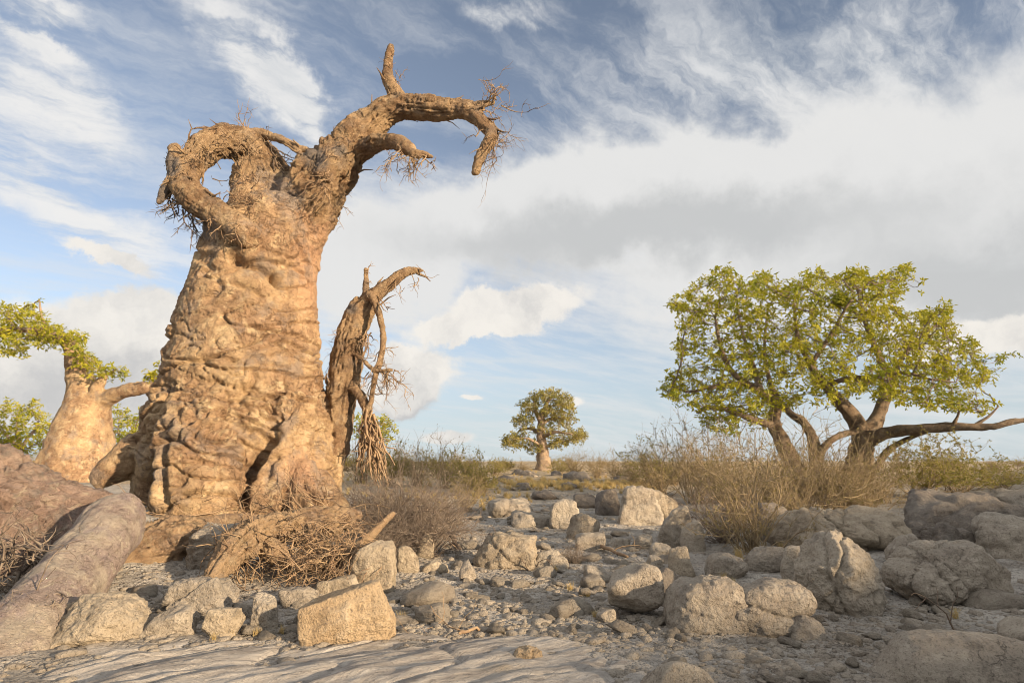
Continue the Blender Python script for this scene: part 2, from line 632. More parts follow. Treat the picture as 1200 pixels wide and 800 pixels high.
def leafmat(name, ca, cb, cc, trans=0.35):
    m, t, b = pmat(name, 0.55, 0.3)
    g = t.n('ShaderNodeNewGeometry')
    rnd = g.outputs['Random Per Island']
    col = t.mix(t.mr(rnd, 0.1, 0.7), ca, cb)
    col = t.mix(t.mr(t.noise(coords(t), 0.9, 4, 0.6), 0.45, 0.7), col, cc)
    t.put(b.inputs['Base Color'], col)
    tr = t.n('ShaderNodeBsdfTranslucent')
    t.put(tr.inputs['Color'], col)
    mx = t.n('ShaderNodeMixShader')
    mx.inputs[0].default_value = trans
    t.nt.links.new(b.outputs[0], mx.inputs[1])
    t.nt.links.new(tr.outputs[0], mx.inputs[2])
    out = [n for n in t.nt.nodes if n.type == 'OUTPUT_MATERIAL'][0]
    t.nt.links.new(mx.outputs[0], out.inputs[0])
    return m


M['leaf'] = leafmat('fresh_leaf', (0.32, 0.315, 0.025), (0.46, 0.42, 0.04), (0.22, 0.255, 0.03), 0.45)
M['leaf_dark'] = leafmat('olive_leaf', (0.28, 0.25, 0.065), (0.37, 0.315, 0.09), (0.22, 0.22, 0.06), 0.4)
M['leaf_dry'] = leafmat('dry_leaf', (0.30, 0.235, 0.10), (0.24, 0.195, 0.08), (0.19, 0.175, 0.06), 0.25)
M['grass'] = leafmat('dry_grass', (0.62, 0.47, 0.22), (0.50, 0.38, 0.18), (0.46, 0.39, 0.16), 0.35)

# ------------------------------------------------------------------ ground
def Hs(x, y):
    """large shape of the ground"""
    x, y = np.asarray(x, float), np.asarray(y, float)
    z = 0.55 * sst(11, 42, y) + 0.5 * sst(35, 90, y) + 0.12 * sst(90, 300, y)
    z = z + 0.66 * np.exp(-(((x + 5.2) / 3.0) ** 2 + ((y - 10.5) / 3.4) ** 2))            # mound under the great tree
    z = z + 0.35 * np.exp(-(((x + 7.5) / 3.0) ** 2 + ((y - 7.5) / 3.0) ** 2))
    z = z + 0.55 * np.exp(-(((x + 15) / 7.0) ** 2 + ((y - 20) / 6.0) ** 2))
    z = z + 0.40 * np.exp(-(((x - 10.5) / 5.5) ** 2 + ((y - 18.5) / 6.0) ** 2))           # rise under the green tree
    z = z + 0.20 * np.exp(-(((x - 10) / 4.5) ** 2 + ((y - 9.5) / 3.0) ** 2))
    s = x * S2[0] + y * S2[1]
    t = x * T2[0] + y * T2[1]
    shade_crest = 5.36 + 0.45 * np.exp(-((t - 11.5) / 4.0) ** 2) + 0.18 * np.sin(t * 0.7 + 1.0) + 0.12 * np.sin(t * 1.9)  # unseen ridge behind the camera, added to shade the right foreground
    z = z + shade_crest * np.exp(-(np.maximum(25 - s, 0) / 6.5) ** 2 - (np.maximum(s - 30, 0) / 30) ** 2) * sst(-70, -40, t) * (1 - sst(60, 95, t))
    return z


def Hg(x, y):
    """ground with its finer relief"""
    x, y = np.atleast_1d(np.asarray(x, float)), np.atleast_1d(np.asarray(y, float))
    P = np.column_stack([x, y, np.zeros_like(x)])
    r = np.hypot(x, y)
    k = np.clip(r / 12.0, 0.5, 6.0)
    z = Hs(x, y) + 0.05 * k * fbm(P * 0.35 + 3.1, 4)
    z = z + 0.028 * fbm(P * 2.3 + 8.0, 4) + 0.022 * ridge(P * np.array([0.9, 2.1, 1]) + 4.0, 4) * sst(2, 4, r)
    return z


ang_f = np.linspace(-R(50), R(50), 420)
ang_o = np.linspace(R(50), R(310), 92)[1:-1]
ANG = np.concatenate([ang_f, ang_o])
RAD = np.concatenate([[0.0], np.geomspace(1.2, 3.2, 30)[:-1], np.geomspace(3.2, 60.0, 560)[:-1], np.geomspace(60, 2500, 90)])
gx = (RAD[1:, None] * np.sin(ANG)[None, :]).ravel()
gy = (RAD[1:, None] * np.cos(ANG)[None, :]).ravel()
gz = Hg(gx, gy)
na, nr = len(ANG), len(RAD) - 1
GV = np.vstack([np.column_stack([gx, gy, gz]), [[0, 0, float(Hg(0, 0)[0])]]])
ii, jj = np.meshgrid(np.arange(nr - 1), np.arange(na), indexing='ij')
j2 = (jj + 1) % na
GQ = np.stack([ii * na + jj, (ii + 1) * na + jj, (ii + 1) * na + j2, ii * na + j2], -1).reshape(-1, 4)
GT = np.array([(na * nr, j, (j + 1) % na) for j in range(na)])

m, t, b = pmat('ground_grit', 0.95, 0.1)
v = coords(t)
n1 = t.noise(v, 0.32, 6, 0.6)
n2 = t.noise(v, 2.4, 7, 0.65)
n3 = t.noise(v, 26.0, 6, 0.7)
col = t.mix(t.mr(n1, 0.36, 0.64), (0.40, 0.365, 0.325), (0.50, 0.465, 0.42))
col = t.mix(t.mr(n2, 0.46, 0.68), col, (0.28, 0.25, 0.215))
col = t.mix(t.mr(t.noise(v, 0.9, 5, 0.6), 0.52, 0.66, 0, 0.7), col, (0.54, 0.50, 0.445))
col = t.mix(t.mr(n3, 0.53, 0.66, 0, 0.75), col, (0.13, 0.115, 0.10))
col = t.mix(t.mr(n3, 0.42, 0.26, 0, 0.5), col, (0.55, 0.52, 0.47))
# far plain: dry straw coloured grassland
sp = t.n('ShaderNodeSeparateXYZ')
t.put(sp.inputs[0], v)
far = t.mr(t.m('ADD', sp.outputs[1], t.m('MULTIPLY', n1, 8)), 22, 36, 0, 0.75)
col = t.mix(far, col, t.mix(t.mr(n2, 0.4, 0.6), (0.50, 0.37, 0.20), (0.42, 0.345, 0.25)))
t.put(b.inputs['Base Color'], col)
peb = t.voro(t.vm('ADD', v, t.vm('SCALE', t.noise(v, 9, 3, color=True), scale=0.06)), 17)
peb2 = t.voro(v, 46)
h = t.m('ADD', t.m('ADD', t.m('MULTIPLY', t.mr(peb, 0.5, 0.1), 0.55), t.m('MULTIPLY', t.mr(peb2, 0.5, 0.1), 0.25)), t.m('ADD', t.m('MULTIPLY', n2, 0.8), t.m('MULTIPLY', n3, 0.6)))
t.put(b.inputs['Normal'], t.bump(h, 1.0, 0.075))
M['ground'] = m
tag(link('ground', mk_mesh('ground', GV, GQ, GT), M['ground']), kind='structure')


def G(px, py, lo=2.5, hi=900.0):
    """where the pixel ray meets the ground"""
    d = ray(px, py)
    ys = np.geomspace(lo, hi, 900)
    P = CAM + d[None, :] * (ys / d[1])[:, None]
    below = P[:, 2] < Hg(P[:, 0], P[:, 1])
    k = int(np.argmax(below)) if below.any() else len(ys) - 1
    return P[k]


def gz1(x, y):
    return float(Hg(x, y)[0])

# ------------------------------------------------------------------ the great leafless baobab
TY = 11.2
rows = [(640, 168, 400), (605, 170, 396), (580, 172, 394), (555, 172, 392), (525, 172, 390), (500, 178, 387), (480, 185, 382), (440, 195, 376), (405, 205, 370),
        (360, 218, 368), (330, 229, 369), (300, 238, 373), (279, 246, 378), (262, 258, 380), (248, 275, 376), (238, 292, 360)]
mbt = MB()
rc, rr = [], []
for (py, l, r_) in rows:
    a, b_ = W(l, py, TY), W(r_, py, TY)
    rc.append((a + b_) / 2)
    rr.append((b_[0] - a[0]) / 2 * 0.985)
rc, rr = np.array(rc), np.array(rr)
rc[:, 1] = TY
rc[-3:, 1] = TY
C2, R2 = resample(rc, rr, 5)
seg = 72
aa = np.arange(seg) * 2 * math.pi / seg
ring = []
for c_, r_ in zip(C2, R2):
    ring.append(np.column_stack([c_[0] + r_ * np.cos(aa), c_[1] + 0.9 * r_ * np.sin(aa), np.full(seg, c_[2])]))
V = np.concatenate(ring)
n = len(C2)
i = np.arange(n - 1)[:, None] * seg
j = np.arange(seg)[None, :]
Q = np.stack([i + j, i + (j + 1) % seg, i + seg + (j + 1) % seg, i + seg + j], -1).reshape(-1, 4)
V = np.vstack([V, C2[0], C2[-1]])
T = [(n * seg, (k + 1) % seg, k) for k in range(seg)] + [(n * seg + 1, (n - 1) * seg + k, (n - 1) * seg + (k + 1) % seg) for k in range(seg)]
mbt.add(V, Q, T)
skel = []            # (part index, points, radii) used to tell the parts apart afterwards
PARTS = ['trunk', 'limb', 'limb', 'stem', 'root', 'root', 'stub']


def px_tube(pts, part_i, seg=16, per=5, rough=0.12, add=True):
    """pts: (px, py, y, width in px)"""
    P = np.array([W(p[0], p[1], p[2]) for p in pts])
    rad = np.array([max(p[3] / 2.0 - 0.7, 0.9) * np.linalg.norm(W(p[0] + 1, p[1], p[2]) - W(p[0], p[1], p[2])) for p in pts])
    P, rad = resample(P, rad, per)
    if add:
        mbt.add(*tube(P, rad, seg, rough=rough, seed=len(skel) * 3.3))
    skel.append((part_i, P, rad))
    return P, rad


skel.append((0, C2, R2))
# right arm
arm = px_tube([(335, 330, 11.2, 40), (342, 272, 11.2, 74), (362, 238, 11.15, 72), (384, 205, 11.1, 58), (404, 180, 11.0, 46), (426, 154, 10.95, 38), (450, 133, 10.9, 30),
               (478, 125, 10.8, 26), (505, 127, 10.7, 25), (532, 128, 10.6, 22), (552, 129, 10.5, 17)], 1, 20)
px_tube([(545, 130, 10.55, 18), (560, 139, 10.5, 16), (574, 152, 10.45, 15), (575, 163, 10.4, 14), (566, 178, 10.4, 12), (560, 192, 10.4, 10), (557, 204, 10.4, 9)], 1, 12)
px_tube([(556, 130, 10.5, 15), (566, 123, 10.45, 9), (580, 120, 10.4, 4)], 1, 8)
px_tube([(476, 128, 10.85, 20), (466, 112, 10.85, 15), (456, 97, 10.85, 13), (454, 82, 10.85, 10), (456, 66, 10.85, 10), (458, 53, 10.85, 8)], 1, 12)
px_tube([(418, 180, 10.95, 26), (440, 168, 10.6, 19), (460, 166, 10.35, 16), (474, 171, 10.25, 15), (486, 180, 10.2, 9), (496, 181, 10.2, 6), (508, 184, 10.15, 3)], 1, 12)
px_tube([(390, 170, 10.9, 30), (388, 190, 10.7, 26), (378, 210, 10.65, 22)], 1, 10)         # loose slab of dead wood on the arm
px_tube([(342, 380, 11.2, 40), (346, 330, 11.2, 50), (350, 295, 11.2, 56), (357, 265, 11.2, 60), (368, 238, 11.15, 58)], 0, 16)
# looped left limb
px_tube([(318, 310, 11.2, 50), (322, 262, 11.35, 76), (322, 232, 11.4, 62), (312, 205, 11.4, 50), (300, 182, 11.3, 42), (282, 168, 11.15, 36), (262, 165, 11.0, 32), (243, 173, 10.85, 31),
         (226, 188, 10.7, 29), (216, 207, 10.55, 28), (220, 226, 10.4, 27), (236, 240, 10.3, 28), (256, 252, 10.2, 29), (276, 265, 10.1, 29), (296, 280, 10.05, 27)], 2, 18)
px_tube([(285, 290, 11.0, 70), (290, 262, 10.85, 62), (292, 238, 10.9, 48), (290, 215, 11.05, 36), (296, 195, 11.2, 30)], 2, 16)
px_tube([(222, 190, 10.65, 22), (210, 184, 10.55, 18), (205, 176, 10.5, 14), (209, 170, 10.5, 8)], 2, 10)
px_tube([(207, 176, 10.5, 12), (202, 190, 10.5, 13), (203, 203, 10.5, 12), (200, 216, 10.45, 13), (192, 226, 10.4, 11), (186, 238, 10.4, 6)], 2, 10)
px_tube([(245, 250, 10.6, 16), (246, 265, 10.75, 15), (250, 285, 10.9, 16)], 2, 10)
px_tube([(282, 160, 11.2, 14), (305, 157, 11.1, 11), (330, 164, 11.0, 9), (350, 173, 10.95, 8), (368, 180, 10.9, 6)], 2, 8)
px_tube([(342, 170, 10.97, 7), (352, 180, 10.9, 6), (360, 191, 10.85, 4)], 2, 6)
# second stem on the right
px_tube([(368, 600, 11.2, 44), (378, 560, 11.4, 44), (386, 525, 11.6, 42), (392, 495, 11.7, 39), (399, 465, 11.75, 36), (405, 432, 11.75, 33), (411, 400, 11.75, 31), (419, 374, 11.75, 29), (430, 356, 11.7, 23), (440, 345, 11.7, 17),
         (455, 334, 11.65, 14), (470, 322, 11.6, 11), (483, 317, 11.6, 9), (496, 317, 11.6, 5)], 3, 16)
px_tube([(425, 362, 11.7, 16), (428, 345, 11.7, 9), (429, 330, 11.7, 7), (429, 315, 11.7, 6)], 3, 8)
px_tube([(432, 344, 11.6, 10), (440, 356, 11.4, 9), (446, 375, 11.35, 9), (449, 398, 11.3, 8), (445, 424, 11.3, 7), (440, 440, 11.3, 6), (436, 462, 11.3, 6), (432, 482, 11.3, 7)], 3, 8)
px_tube([(421, 350, 11.7, 12), (409, 366, 11.7, 10), (402, 392, 11.72, 8), (396, 412, 11.72, 6)], 3, 8)
px_tube([(414, 415, 11.5, 6), (424, 420, 11.4, 5.5), (436, 432, 11.3, 5.5), (450, 434, 11.2, 5), (461, 433, 11.15, 4)], 3, 6)
px_tube([(411, 452, 11.6, 13), (420, 460, 11.5, 11), (428, 474, 11.4, 10), (431, 492, 11.3, 9), (432, 510, 11.3, 7)], 3, 8)
# roots and swellings at the foot
px_tube([(345, 470, 10.55, 60), (336, 520, 10.25, 58), (324, 560, 10.05, 56), (318, 592, 9.9, 60), (316, 622, 9.85, 56)], 4, 18)
px_tube([(355, 545, 10.1, 30), (358, 575, 9.85, 32), (368, 596, 9.65, 30), (376, 620, 9.6, 24)], 4, 14)
px_tube([(338, 585, 9.75, 20), (346, 602, 9.6, 20), (356, 620, 9.55, 16)], 4, 12)
px_tube([(372, 560, 10.3, 28), (386, 582, 10.0, 26), (402, 598, 9.8, 20), (414, 612, 9.7, 12), (424, 622, 9.65, 6)], 4, 14)
px_tube([(240, 480, 10.3, 90), (238, 520, 9.95, 104), (236, 560, 9.8, 104), (236, 600, 9.75, 108), (236, 630, 9.75, 100)], 0, 24)
px_tube([(185, 480, 11.0, 40), (184, 520, 10.7, 34), (182, 560, 10.5, 30), (180, 600, 10.4, 34)], 5, 14)
px_tube([(222, 500, 10.5, 30), (200, 508, 10.6, 44), (172, 524, 10.5, 46), (148, 540, 10.4, 44), (128, 552, 10.3, 34), (110, 566, 10.25, 20)], 6, 16)

BV, BQ = remesh(mbt, 0.024)
BV = vsmooth(BV, BQ, 3, 0.5)
# owner of every vertex
best = np.full(len(BV), 1e9)
own = np.zeros(len(BV), int)
lrad = np.ones(len(BV))
loc = np.zeros((len(BV), 3))          # direction round the limb, plus a slow drift along it
for si, (k, P, rad) in enumerate(skel):
    tn = np.gradient(P, axis=0)
    tn /= np.linalg.norm(tn, axis=1)[:, None]
    arc = np.concatenate([[0], np.cumsum(np.linalg.norm(np.diff(P, axis=0), axis=1))])
    for q, rq, tq, sq in zip(P, rad, tn, arc):
        dv = BV - q
        d = np.linalg.norm(dv, axis=1) - rq
        s_ = d < best
        best[s_] = d[s_]
        own[s_] = k
        lrad[s_] = rq
        ax = dv[s_] @ tq
        pr = dv[s_] - ax[:, None] * tq
        pr /= np.linalg.norm(pr, axis=1)[:, None] + 1e-6
        loc[s_] = pr * 3.4 + (sq + ax)[:, None] * np.array([0.40, 0.33, 0.42]) + si * 3.7
bz = BV[:, 2]
lim0 = np.where((own == 1) | (own == 2) | (own == 3), 1.0, 0.0)
own[(own == 1) & (bz < 5.7)] = 0
own[(own == 2) & (bz < 5.75)] = 0
own[(own == 3) & (bz < 1.6)] = 0
own[(own == 4) & (bz > 1.7)] = 0
own[(own == 5) & (bz > 2.0)] = 0
N = vnormals(BV, BQ)
PX, PY = PIX(BV)
lrad = vsmooth(lrad[:, None], BQ, 12)[:, 0]
size = np.clip(lrad / 0.6, 0.12, 1.0)
trunkw = sst(0.5, 0.9, size)
# broad swellings
D = 0.10 * fbm(BV * 0.75, 3) * size
# horizontal folds: sharp creases with rounded lips
wv = BV + 0.35 * np.column_stack([pn(BV * 0.8 + 5), pn(BV * 0.8 + 9), pn(BV * 0.9 + 13)])
fold = pn(wv * np.array([0.75, 0.75, 2.4]) + 2.0)
low = sst(470, 330, PY)
D += trunkw * (-0.11 * np.exp(-(fold / 0.033) ** 2) + 0.03 * np.exp(-((fold - 0.12) / 0.09) ** 2)) * (1 - 0.55 * sst(350, 260, PY))
fold2 = pn(wv * np.array([1.7, 1.7, 4.6]) + 7.0)
D += trunkw * (-0.065 * np.exp(-(fold2 / 0.038) ** 2) + 0.016 * fold2) * (0.35 + 0.65 * sst(330, 420, PY))
# vertical flutes running into the arm
fl = pn(BV * np.array([3.4, 3.4, 0.5]) + 1.0) + 0.5 * pn(BV * np.array([7, 7, 0.9]) + 21.0)
D += trunkw * 0.045 * fl * sst(420, 300, PY) * sst(280, 330, PX)
# knotted band half way down, like crumpled dough
knob = sst(425, 465, PY) * sst(545, 505, PY)
D += trunkw * knob * (0.095 * fbm(wv * np.array([3.0, 3.0, 4.2]) + 4, 3) - 0.07 * np.exp(-(pn(wv * 4.0 + 31) / 0.07) ** 2))
# stringy dead limbs: lengthwise grooves and broken plates
strg = ridge(BV * 3.6 + 0.3 * np.column_stack([pn(BV * 2), pn(BV * 2 + 4), pn(BV * 2 + 8)]), 3)
lim = (1 - trunkw)
lim = np.where(lim0 > 0.5, np.maximum(lim, 0.8), lim * 0.5) * (0.15 + 0.85 * np.maximum(sst(5.4, 6.4, bz), (own == 3) * 0.8))
lim = vsmooth(lim[:, None], BQ, 14)[:, 0]
gro = ridge(loc * 1.1, 3, 0.6)
D += lim * np.clip(lrad, 0.04, 0.5) * (0.15 * fbm(BV * 2.2 + 3, 3) * sst(0.03, 0.2, lrad) + 0.13 * gro - 0.26 * np.exp(-(pn(loc * 1.5 + 11) / 0.10) ** 2) * sst(-0.2, 0.3, pn(BV * 1.6)))
plate = np.floor(3.0 * (pn(BV * np.array([2.2, 2.2, 2.2]) + 70) + 0.5 * pn(BV * 5 + 80)))
D += lim * 0.014 * np.sqrt(size) * plate + lim * 0.012 * strg
D += 0.016 * ridge(wv * np.array([6, 6, 9.0]), 3, 0.6) * (0.4 + 0.6 * trunkw) + 0.011 * fbm(BV * 14, 2)
# creases seen on the front of the trunk
front = sst(-0.05, -0.35, N[:, 1])
CR = [([(262, 300), (276, 306), (300, 315), (321, 327), (331, 338)], 4.5, 0.16), ([(267, 330), (294, 339), (312, 349)], 3, 0.07),
      ([(291, 384), (318, 387), (345, 393), (370, 406)], 2.6, 0.10), ([(222, 420), (264, 419), (291, 427)], 2.6, 0.08), ([(306, 429), (340, 428)], 2.6, 0.08),
      ([(300, 430), (291, 456), (276, 472)], 5, 0.10), ([(268, 304), (278, 315)], 9, 0.14), ([(240, 350), (262, 338), (252, 326)], 3, 0.07),
      ([(323, 507), (308, 524), (298, 545), (287, 566), (281, 600)], 6, 0.30), ([(248, 478), (262, 484), (276, 496), (296, 505), (314, 515)], 4, 0.14),
      ([(196, 514), (232, 513), (262, 526), (290, 536)], 3, 0.09), ([(216, 503), (230, 489), (254, 485)], 3.5, 0.10), ([(196, 512), (192, 555), (196, 600)], 4, 0.14),
      ([(174, 508), (177, 552), (176, 595)], 4, 0.14), ([(329, 532), (318, 545), (312, 566)], 5, 0.12), ([(338, 569), (331, 590), (335, 612)], 4, 0.14),
      ([(352, 566), (366, 578), (384, 606)], 3.5, 0.12), ([(212, 550), (236, 540), (252, 549)], 3, 0.06), ([(320, 495), (345, 478), (358, 462)], 3.5, 0.08),
      ([(350, 300), (353, 340), (350, 385)], 3, 0.05), ([(336, 270), (341, 310), (338, 360)], 3, 0.05), ([(362, 290), (364, 350), (360, 395)], 3, 0.05),
      ([(230, 445), (262, 450), (290, 462)], 3, 0.06), ([(205, 470), (240, 462), (268, 470)], 3.5, 0.09), ([(300, 470), (332, 462), (372, 470)], 3, 0.07)]
wx, wy = PX + 5 * pn(BV * 3 + 40), PY + 5 * pn(BV * 3 + 50)
for poly, wd, dp in CR:
    d, tt = polydist(wx, wy, poly)
    end = sst(0, 0.15, tt) * sst(1, 0.85, tt) * 0.8 + 0.2
    D += front * (own != 2) * (own != 1) * end * dp * (-np.exp(-(d / wd) ** 2) + 0.22 * np.exp(-((d - 2.6 * wd) / (1.6 * wd)) ** 2))
BV = BV + N * D[:, None]
BV = vsmooth(BV, BQ, 1, 0.25)
N = vnormals(BV, BQ)
base = W(290, 600, TY)
# bleached dead wood: where the bark is gone
gry = np.zeros(len(BV))
for (cx, cy, rad_, am) in [(325, 222, 22, 0.75), (345, 235, 18, 0.7), (372, 188, 16, 0.8), (398, 178, 12, 0.7), (305, 205, 16, 0.6), (200, 195, 14, 0.9), (192, 228, 12, 0.9), (245, 268, 14, 1.0),
                          (470, 128, 10, 0.4), (412, 362, 9, 0.7), (318, 548, 12, 0.5), (184, 555, 18, 0.6), (200, 500, 24, 0.5)]:
    gry = np.maximum(gry, am * np.exp(-((PX - cx) ** 2 + (PY - cy) ** 2) / rad_ ** 2 * (1 + 0.5 * pn(BV * 4))))
pink = np.maximum(np.exp(-((PX - 366) / 22) ** 2 - ((PY - 320) / 60) ** 2), 0.9 * np.exp(-((PX - 352) / 22) ** 2 - ((PY - 550) / 26) ** 2))
great = thing('baobab_tree', (float(base[0]), float(base[1]), 0.0),
              'huge leafless old baobab with swollen orange-brown trunk, looped limb and long hooked bare arm', 'tree')
PO = split_parts('baobab', BV, BQ, N, own, PARTS, M['bark'], great, {'bleach': gry, 'pink': pink})
PO[1]['label'] = 'long bare arm bending over into a hook'
PO[2]['label'] = 'dead limb curled into an open loop'
PO[3]['label'] = 'broken slender stem with hanging tangle'
for k in (1, 2, 3):
    PO[k].data.materials.clear()
    PO[k].data.materials.append(M['limb'])
rng = np.random.RandomState(3)
# broken splinters and peeling strips standing off the dead limbs
for k_, cnt_ in ((1, 34), (2, 38), (3, 16)):
    cand = np.where((own == k_) & (N[:, 1] < 0.35) & (bz > (2.6 if k_ == 3 else 6.0)))[0]
    mb = MB()
    for vi in rng.choice(cand, cnt_, replace=False):
        p_, n_ = BV[vi], N[vi]
        ow, best_d = None, 1e9
        for (kk, P, rad) in skel:
            if kk == k_:
                dd_ = np.linalg.norm(P - p_, axis=1)
                if dd_.min() < best_d:
                    best_d, ii_, ow = dd_.min(), int(dd_.argmin()), P
        tq = unit(ow[min(ii_ + 1, len(ow) - 1)] - ow[max(ii_ - 1, 0)]) * (1 if rng.rand() < 0.7 else -1)
        L = rng.uniform(0.12, 0.42)
        r0_ = rng.uniform(0.012, 0.034)
        pts = np.array([p_ - n_ * 0.03, p_ + tq * L * 0.35 + n_ * 0.02, p_ + tq * L * 0.7 + n_ * rng.uniform(0.03, 0.09), p_ + tq * L + n_ * rng.uniform(0.06, 0.2)]) + rng.normal(size=(4, 3)) * 0.012
        mb.add(*tube(pts, np.array([1.0, 0.9, 0.6, 0.2]) * r0_, 5, rough=0.3, seed=vi))
    part('splinters', mb, M['limb'], PO[k_], 'stuff')


def spray(mb, spots, n, length, rad, depth, dirf, droop=0.05, wob=0.35, jit=0.08, **kw):
    for (px, py, y) in spots:
        for _ in range(n):
            p = W(px + rng.normal() * 3, py + rng.normal() * 3, y) + rng.normal(size=3) * jit * 0.3
            twig(mb, p, np.array(dirf) + rng.normal(size=3) * 0.7, length * rng.uniform(0.5, 1.2), 1.35 * rad * rng.uniform(0.6, 1.2), depth, rng, wob, droop, **kw)


tw = MB()      # twigs of the hooked arm
spray(tw, [(566, 130, 10.45), (575, 122, 10.4), (582, 120, 10.4)], 3, 0.55, 0.011, 2, (1, -0.2, 0.5), -0.02)
spray(tw, [(580, 158, 10.4), (572, 168, 10.4)], 4, 0.6, 0.011, 2, (0.9, -0.2, -0.4), 0.1)
spray(tw, [(563, 185, 10.4)], 2, 0.45, 0.009, 1, (0.5, -0.2, -0.6), 0.1)
spray(tw, [(556, 158, 10.42)], 2, 0.35, 0.011, 1, (-0.9, -0.2, -0.4), 0.05)
spray(tw, [(470, 178, 10.25), (482, 180, 10.2), (495, 182, 10.2)], 4, 0.62, 0.013, 2, (0.25, -0.2, -1.0), 0.12)
spray(tw, [(457, 70, 10.8), (458, 85, 10.8), (463, 98, 10.8), (465, 110, 10.8)], 3, 0.28, 0.007, 1, (0.8, -0.3, 0.2), 0.0)
spray(tw, [(506, 115, 10.7), (548, 120, 10.5)], 2, 0.35, 0.007, 1, (0.2, 0, 1.0), 0.0)
spray(tw, [(385, 205, 10.4), (378, 222, 10.4)], 6, 0.5, 0.010, 1, (-0.15, -0.5, -1.0), 0.1)
spray(tw, [(395, 185, 10.5), (410, 165, 10.6), (366, 205, 10.6), (355, 235, 10.6)], 4, 0.35, 0.008, 1, (0, -0.8, 0.2), 0.05)
spray(tw, [(400, 235, 10.9), (392, 250, 10.95)], 2, 0.3, 0.006, 1, (0.8, -0.4, -0.4), 0.05)
part('twigs', tw, M['twig_tan'], PO[1], 'stuff')
tw = MB()      # twigs and hanging fibre of the looped limb
ringp = [(300, 180), (285, 168), (265, 163), (245, 172), (228, 186), (216, 205), (219, 225), (236, 240), (256, 250), (278, 262)]
for (px, py) in ringp:
    spray(tw, [(px, py, 10.35)], 7, 0.30, 0.009, 1, (rng.normal() * 0.4, -0.6, -0.15), 0.1)
spray(tw, [(280, 235, 10.3), (295, 215, 10.6), (300, 240, 10.3), (285, 255, 10.2)], 10, 0.38, 0.010, 1, (-0.2, -0.7, 0.2), 0.06)
spray(tw, [(262, 262, 10.0), (250, 255, 10.1), (275, 272, 9.95)], 5, 0.42, 0.010, 1, (0.0, -0.3, -1.0), 0.1)
spray(tw, [(288, 153, 11.1), (294, 154, 11.1)], 4, 0.42, 0.009, 1, (0.2, 0, 1.0), -0.02)
part('twigs', tw, M['twig_tan'], PO[2], 'stuff')
tw = MB()
spray(tw, [(205, 235, 10.4), (212, 240, 10.35), (225, 248, 10.35)], 4, 0.52, 0.012, 2, (-0.1, -0.1, -0.9), 0.08)
spray(tw, [(196, 230, 10.4), (205, 180, 10.5)], 2, 0.35, 0.010, 1, (-0.6, -0.1, -0.3), 0.05)
spray(tw, [(318, 178, 11.0), (322, 185, 11.0)], 4, 0.5, 0.013, 2, (0.6, -0.2, -0.4), 0.1)
spray(tw, [(365, 182, 10.9), (372, 178, 10.85)], 3, 0.35, 0.009, 1, (0.3, -0.1, 0.4), 0.0)
spray(tw, [(258, 240, 10.4), (250, 205, 10.4)], 2, 0.3, 0.008, 1, (0.8, -0.1, 0.3), 0.0)
part('twigs', tw, M['twig_dark'], PO[2], 'stuff')
tw = MB()      # tangle hanging from the broken second stem
spray(tw, [(440, 350, 11.55), (462, 332, 11.55), (488, 320, 11.55)], 3, 0.4, 0.009, 1, (0.2, -0.1, -1.0), 0.1)
spray(tw, [(429, 318, 11.65), (429, 330, 11.65)], 2, 0.3, 0.008, 1, (0.3, 0, -0.1), 0.05)
spray(tw, [(400, 390, 11.70), (397, 405, 11.70), (393, 425, 11.75)], 4, 0.45, 0.008, 1, (-0.5, -0.2, -0.9), 0.1)
spray(tw, [(425, 393, 11.55), (430, 398, 11.45)], 7, 0.42, 0.011, 1, (0.3, -0.3, -1.0), 0.1)
spray(tw, [(445, 410, 11.35), (442, 430, 11.35), (458, 434, 11.20), (450, 434, 11.25)], 5, 0.5, 0.010, 2, (0.1, -0.1, -1.0), 0.15)
spray(tw, [(437, 460, 11.35), (430, 478, 11.35)], 4, 0.4, 0.010, 1, (0.2, -0.1, -0.8), 0.1)
for k in range(60):
    f0 = rng.uniform(-1, 1)
    top = W(431 + 7 * f0, 482 + rng.uniform(-4, 40), 11.3 + rng.normal() * 0.05)
    bot = W(436 + 21 * f0 + rng.normal() * 3, rng.uniform(520, 572), 11.3 + rng.normal() * 0.15)
    ts = np.linspace(0, 1, 7)[:, None]
    pts = top * (1 - ts) + bot * ts + rng.normal(size=(7, 3)) * 0.035
    tw.add(*tube(pts, np.linspace(0.02, 0.008, 7) * rng.uniform(0.5, 1.5), 4, cap=False))
part('twigs', tw, M['twig_tan'], PO[3], 'stuff')
tw = MB()      # fibrous roots round the foot
for k in range(70):
    px = rng.uniform(160, 420)
    p = W(px, rng.uniform(590, 616), rng.uniform(9.2, 9.8))
    twig(tw, p, (rng.normal(), -0.5 + rng.normal() * 0.5, rng.normal() * 0.25 - 0.15), rng.uniform(0.4, 1.1), rng.uniform(0.006, 0.018), 1, rng, 0.3, 0.03)
part('rootlets', tw, M['twig_tan'], great, 'stuff')

# ------------------------------------------------------------------ rocks
_ico = {}


def icodirs(sub):
    if sub not in _ico:
        bm = bmesh.new()
        bmesh.ops.create_icosphere(bm, subdivisions=sub, radius=1.0)
        V = np.array([v.co[:] for v in bm.verts])
        T = np.array([[v.index for v in f.verts] for f in bm.faces])
        bm.free()
        V /= np.linalg.norm(V, axis=1)[:, None]
        _ico[sub] = (V, T)
    return _ico[sub]


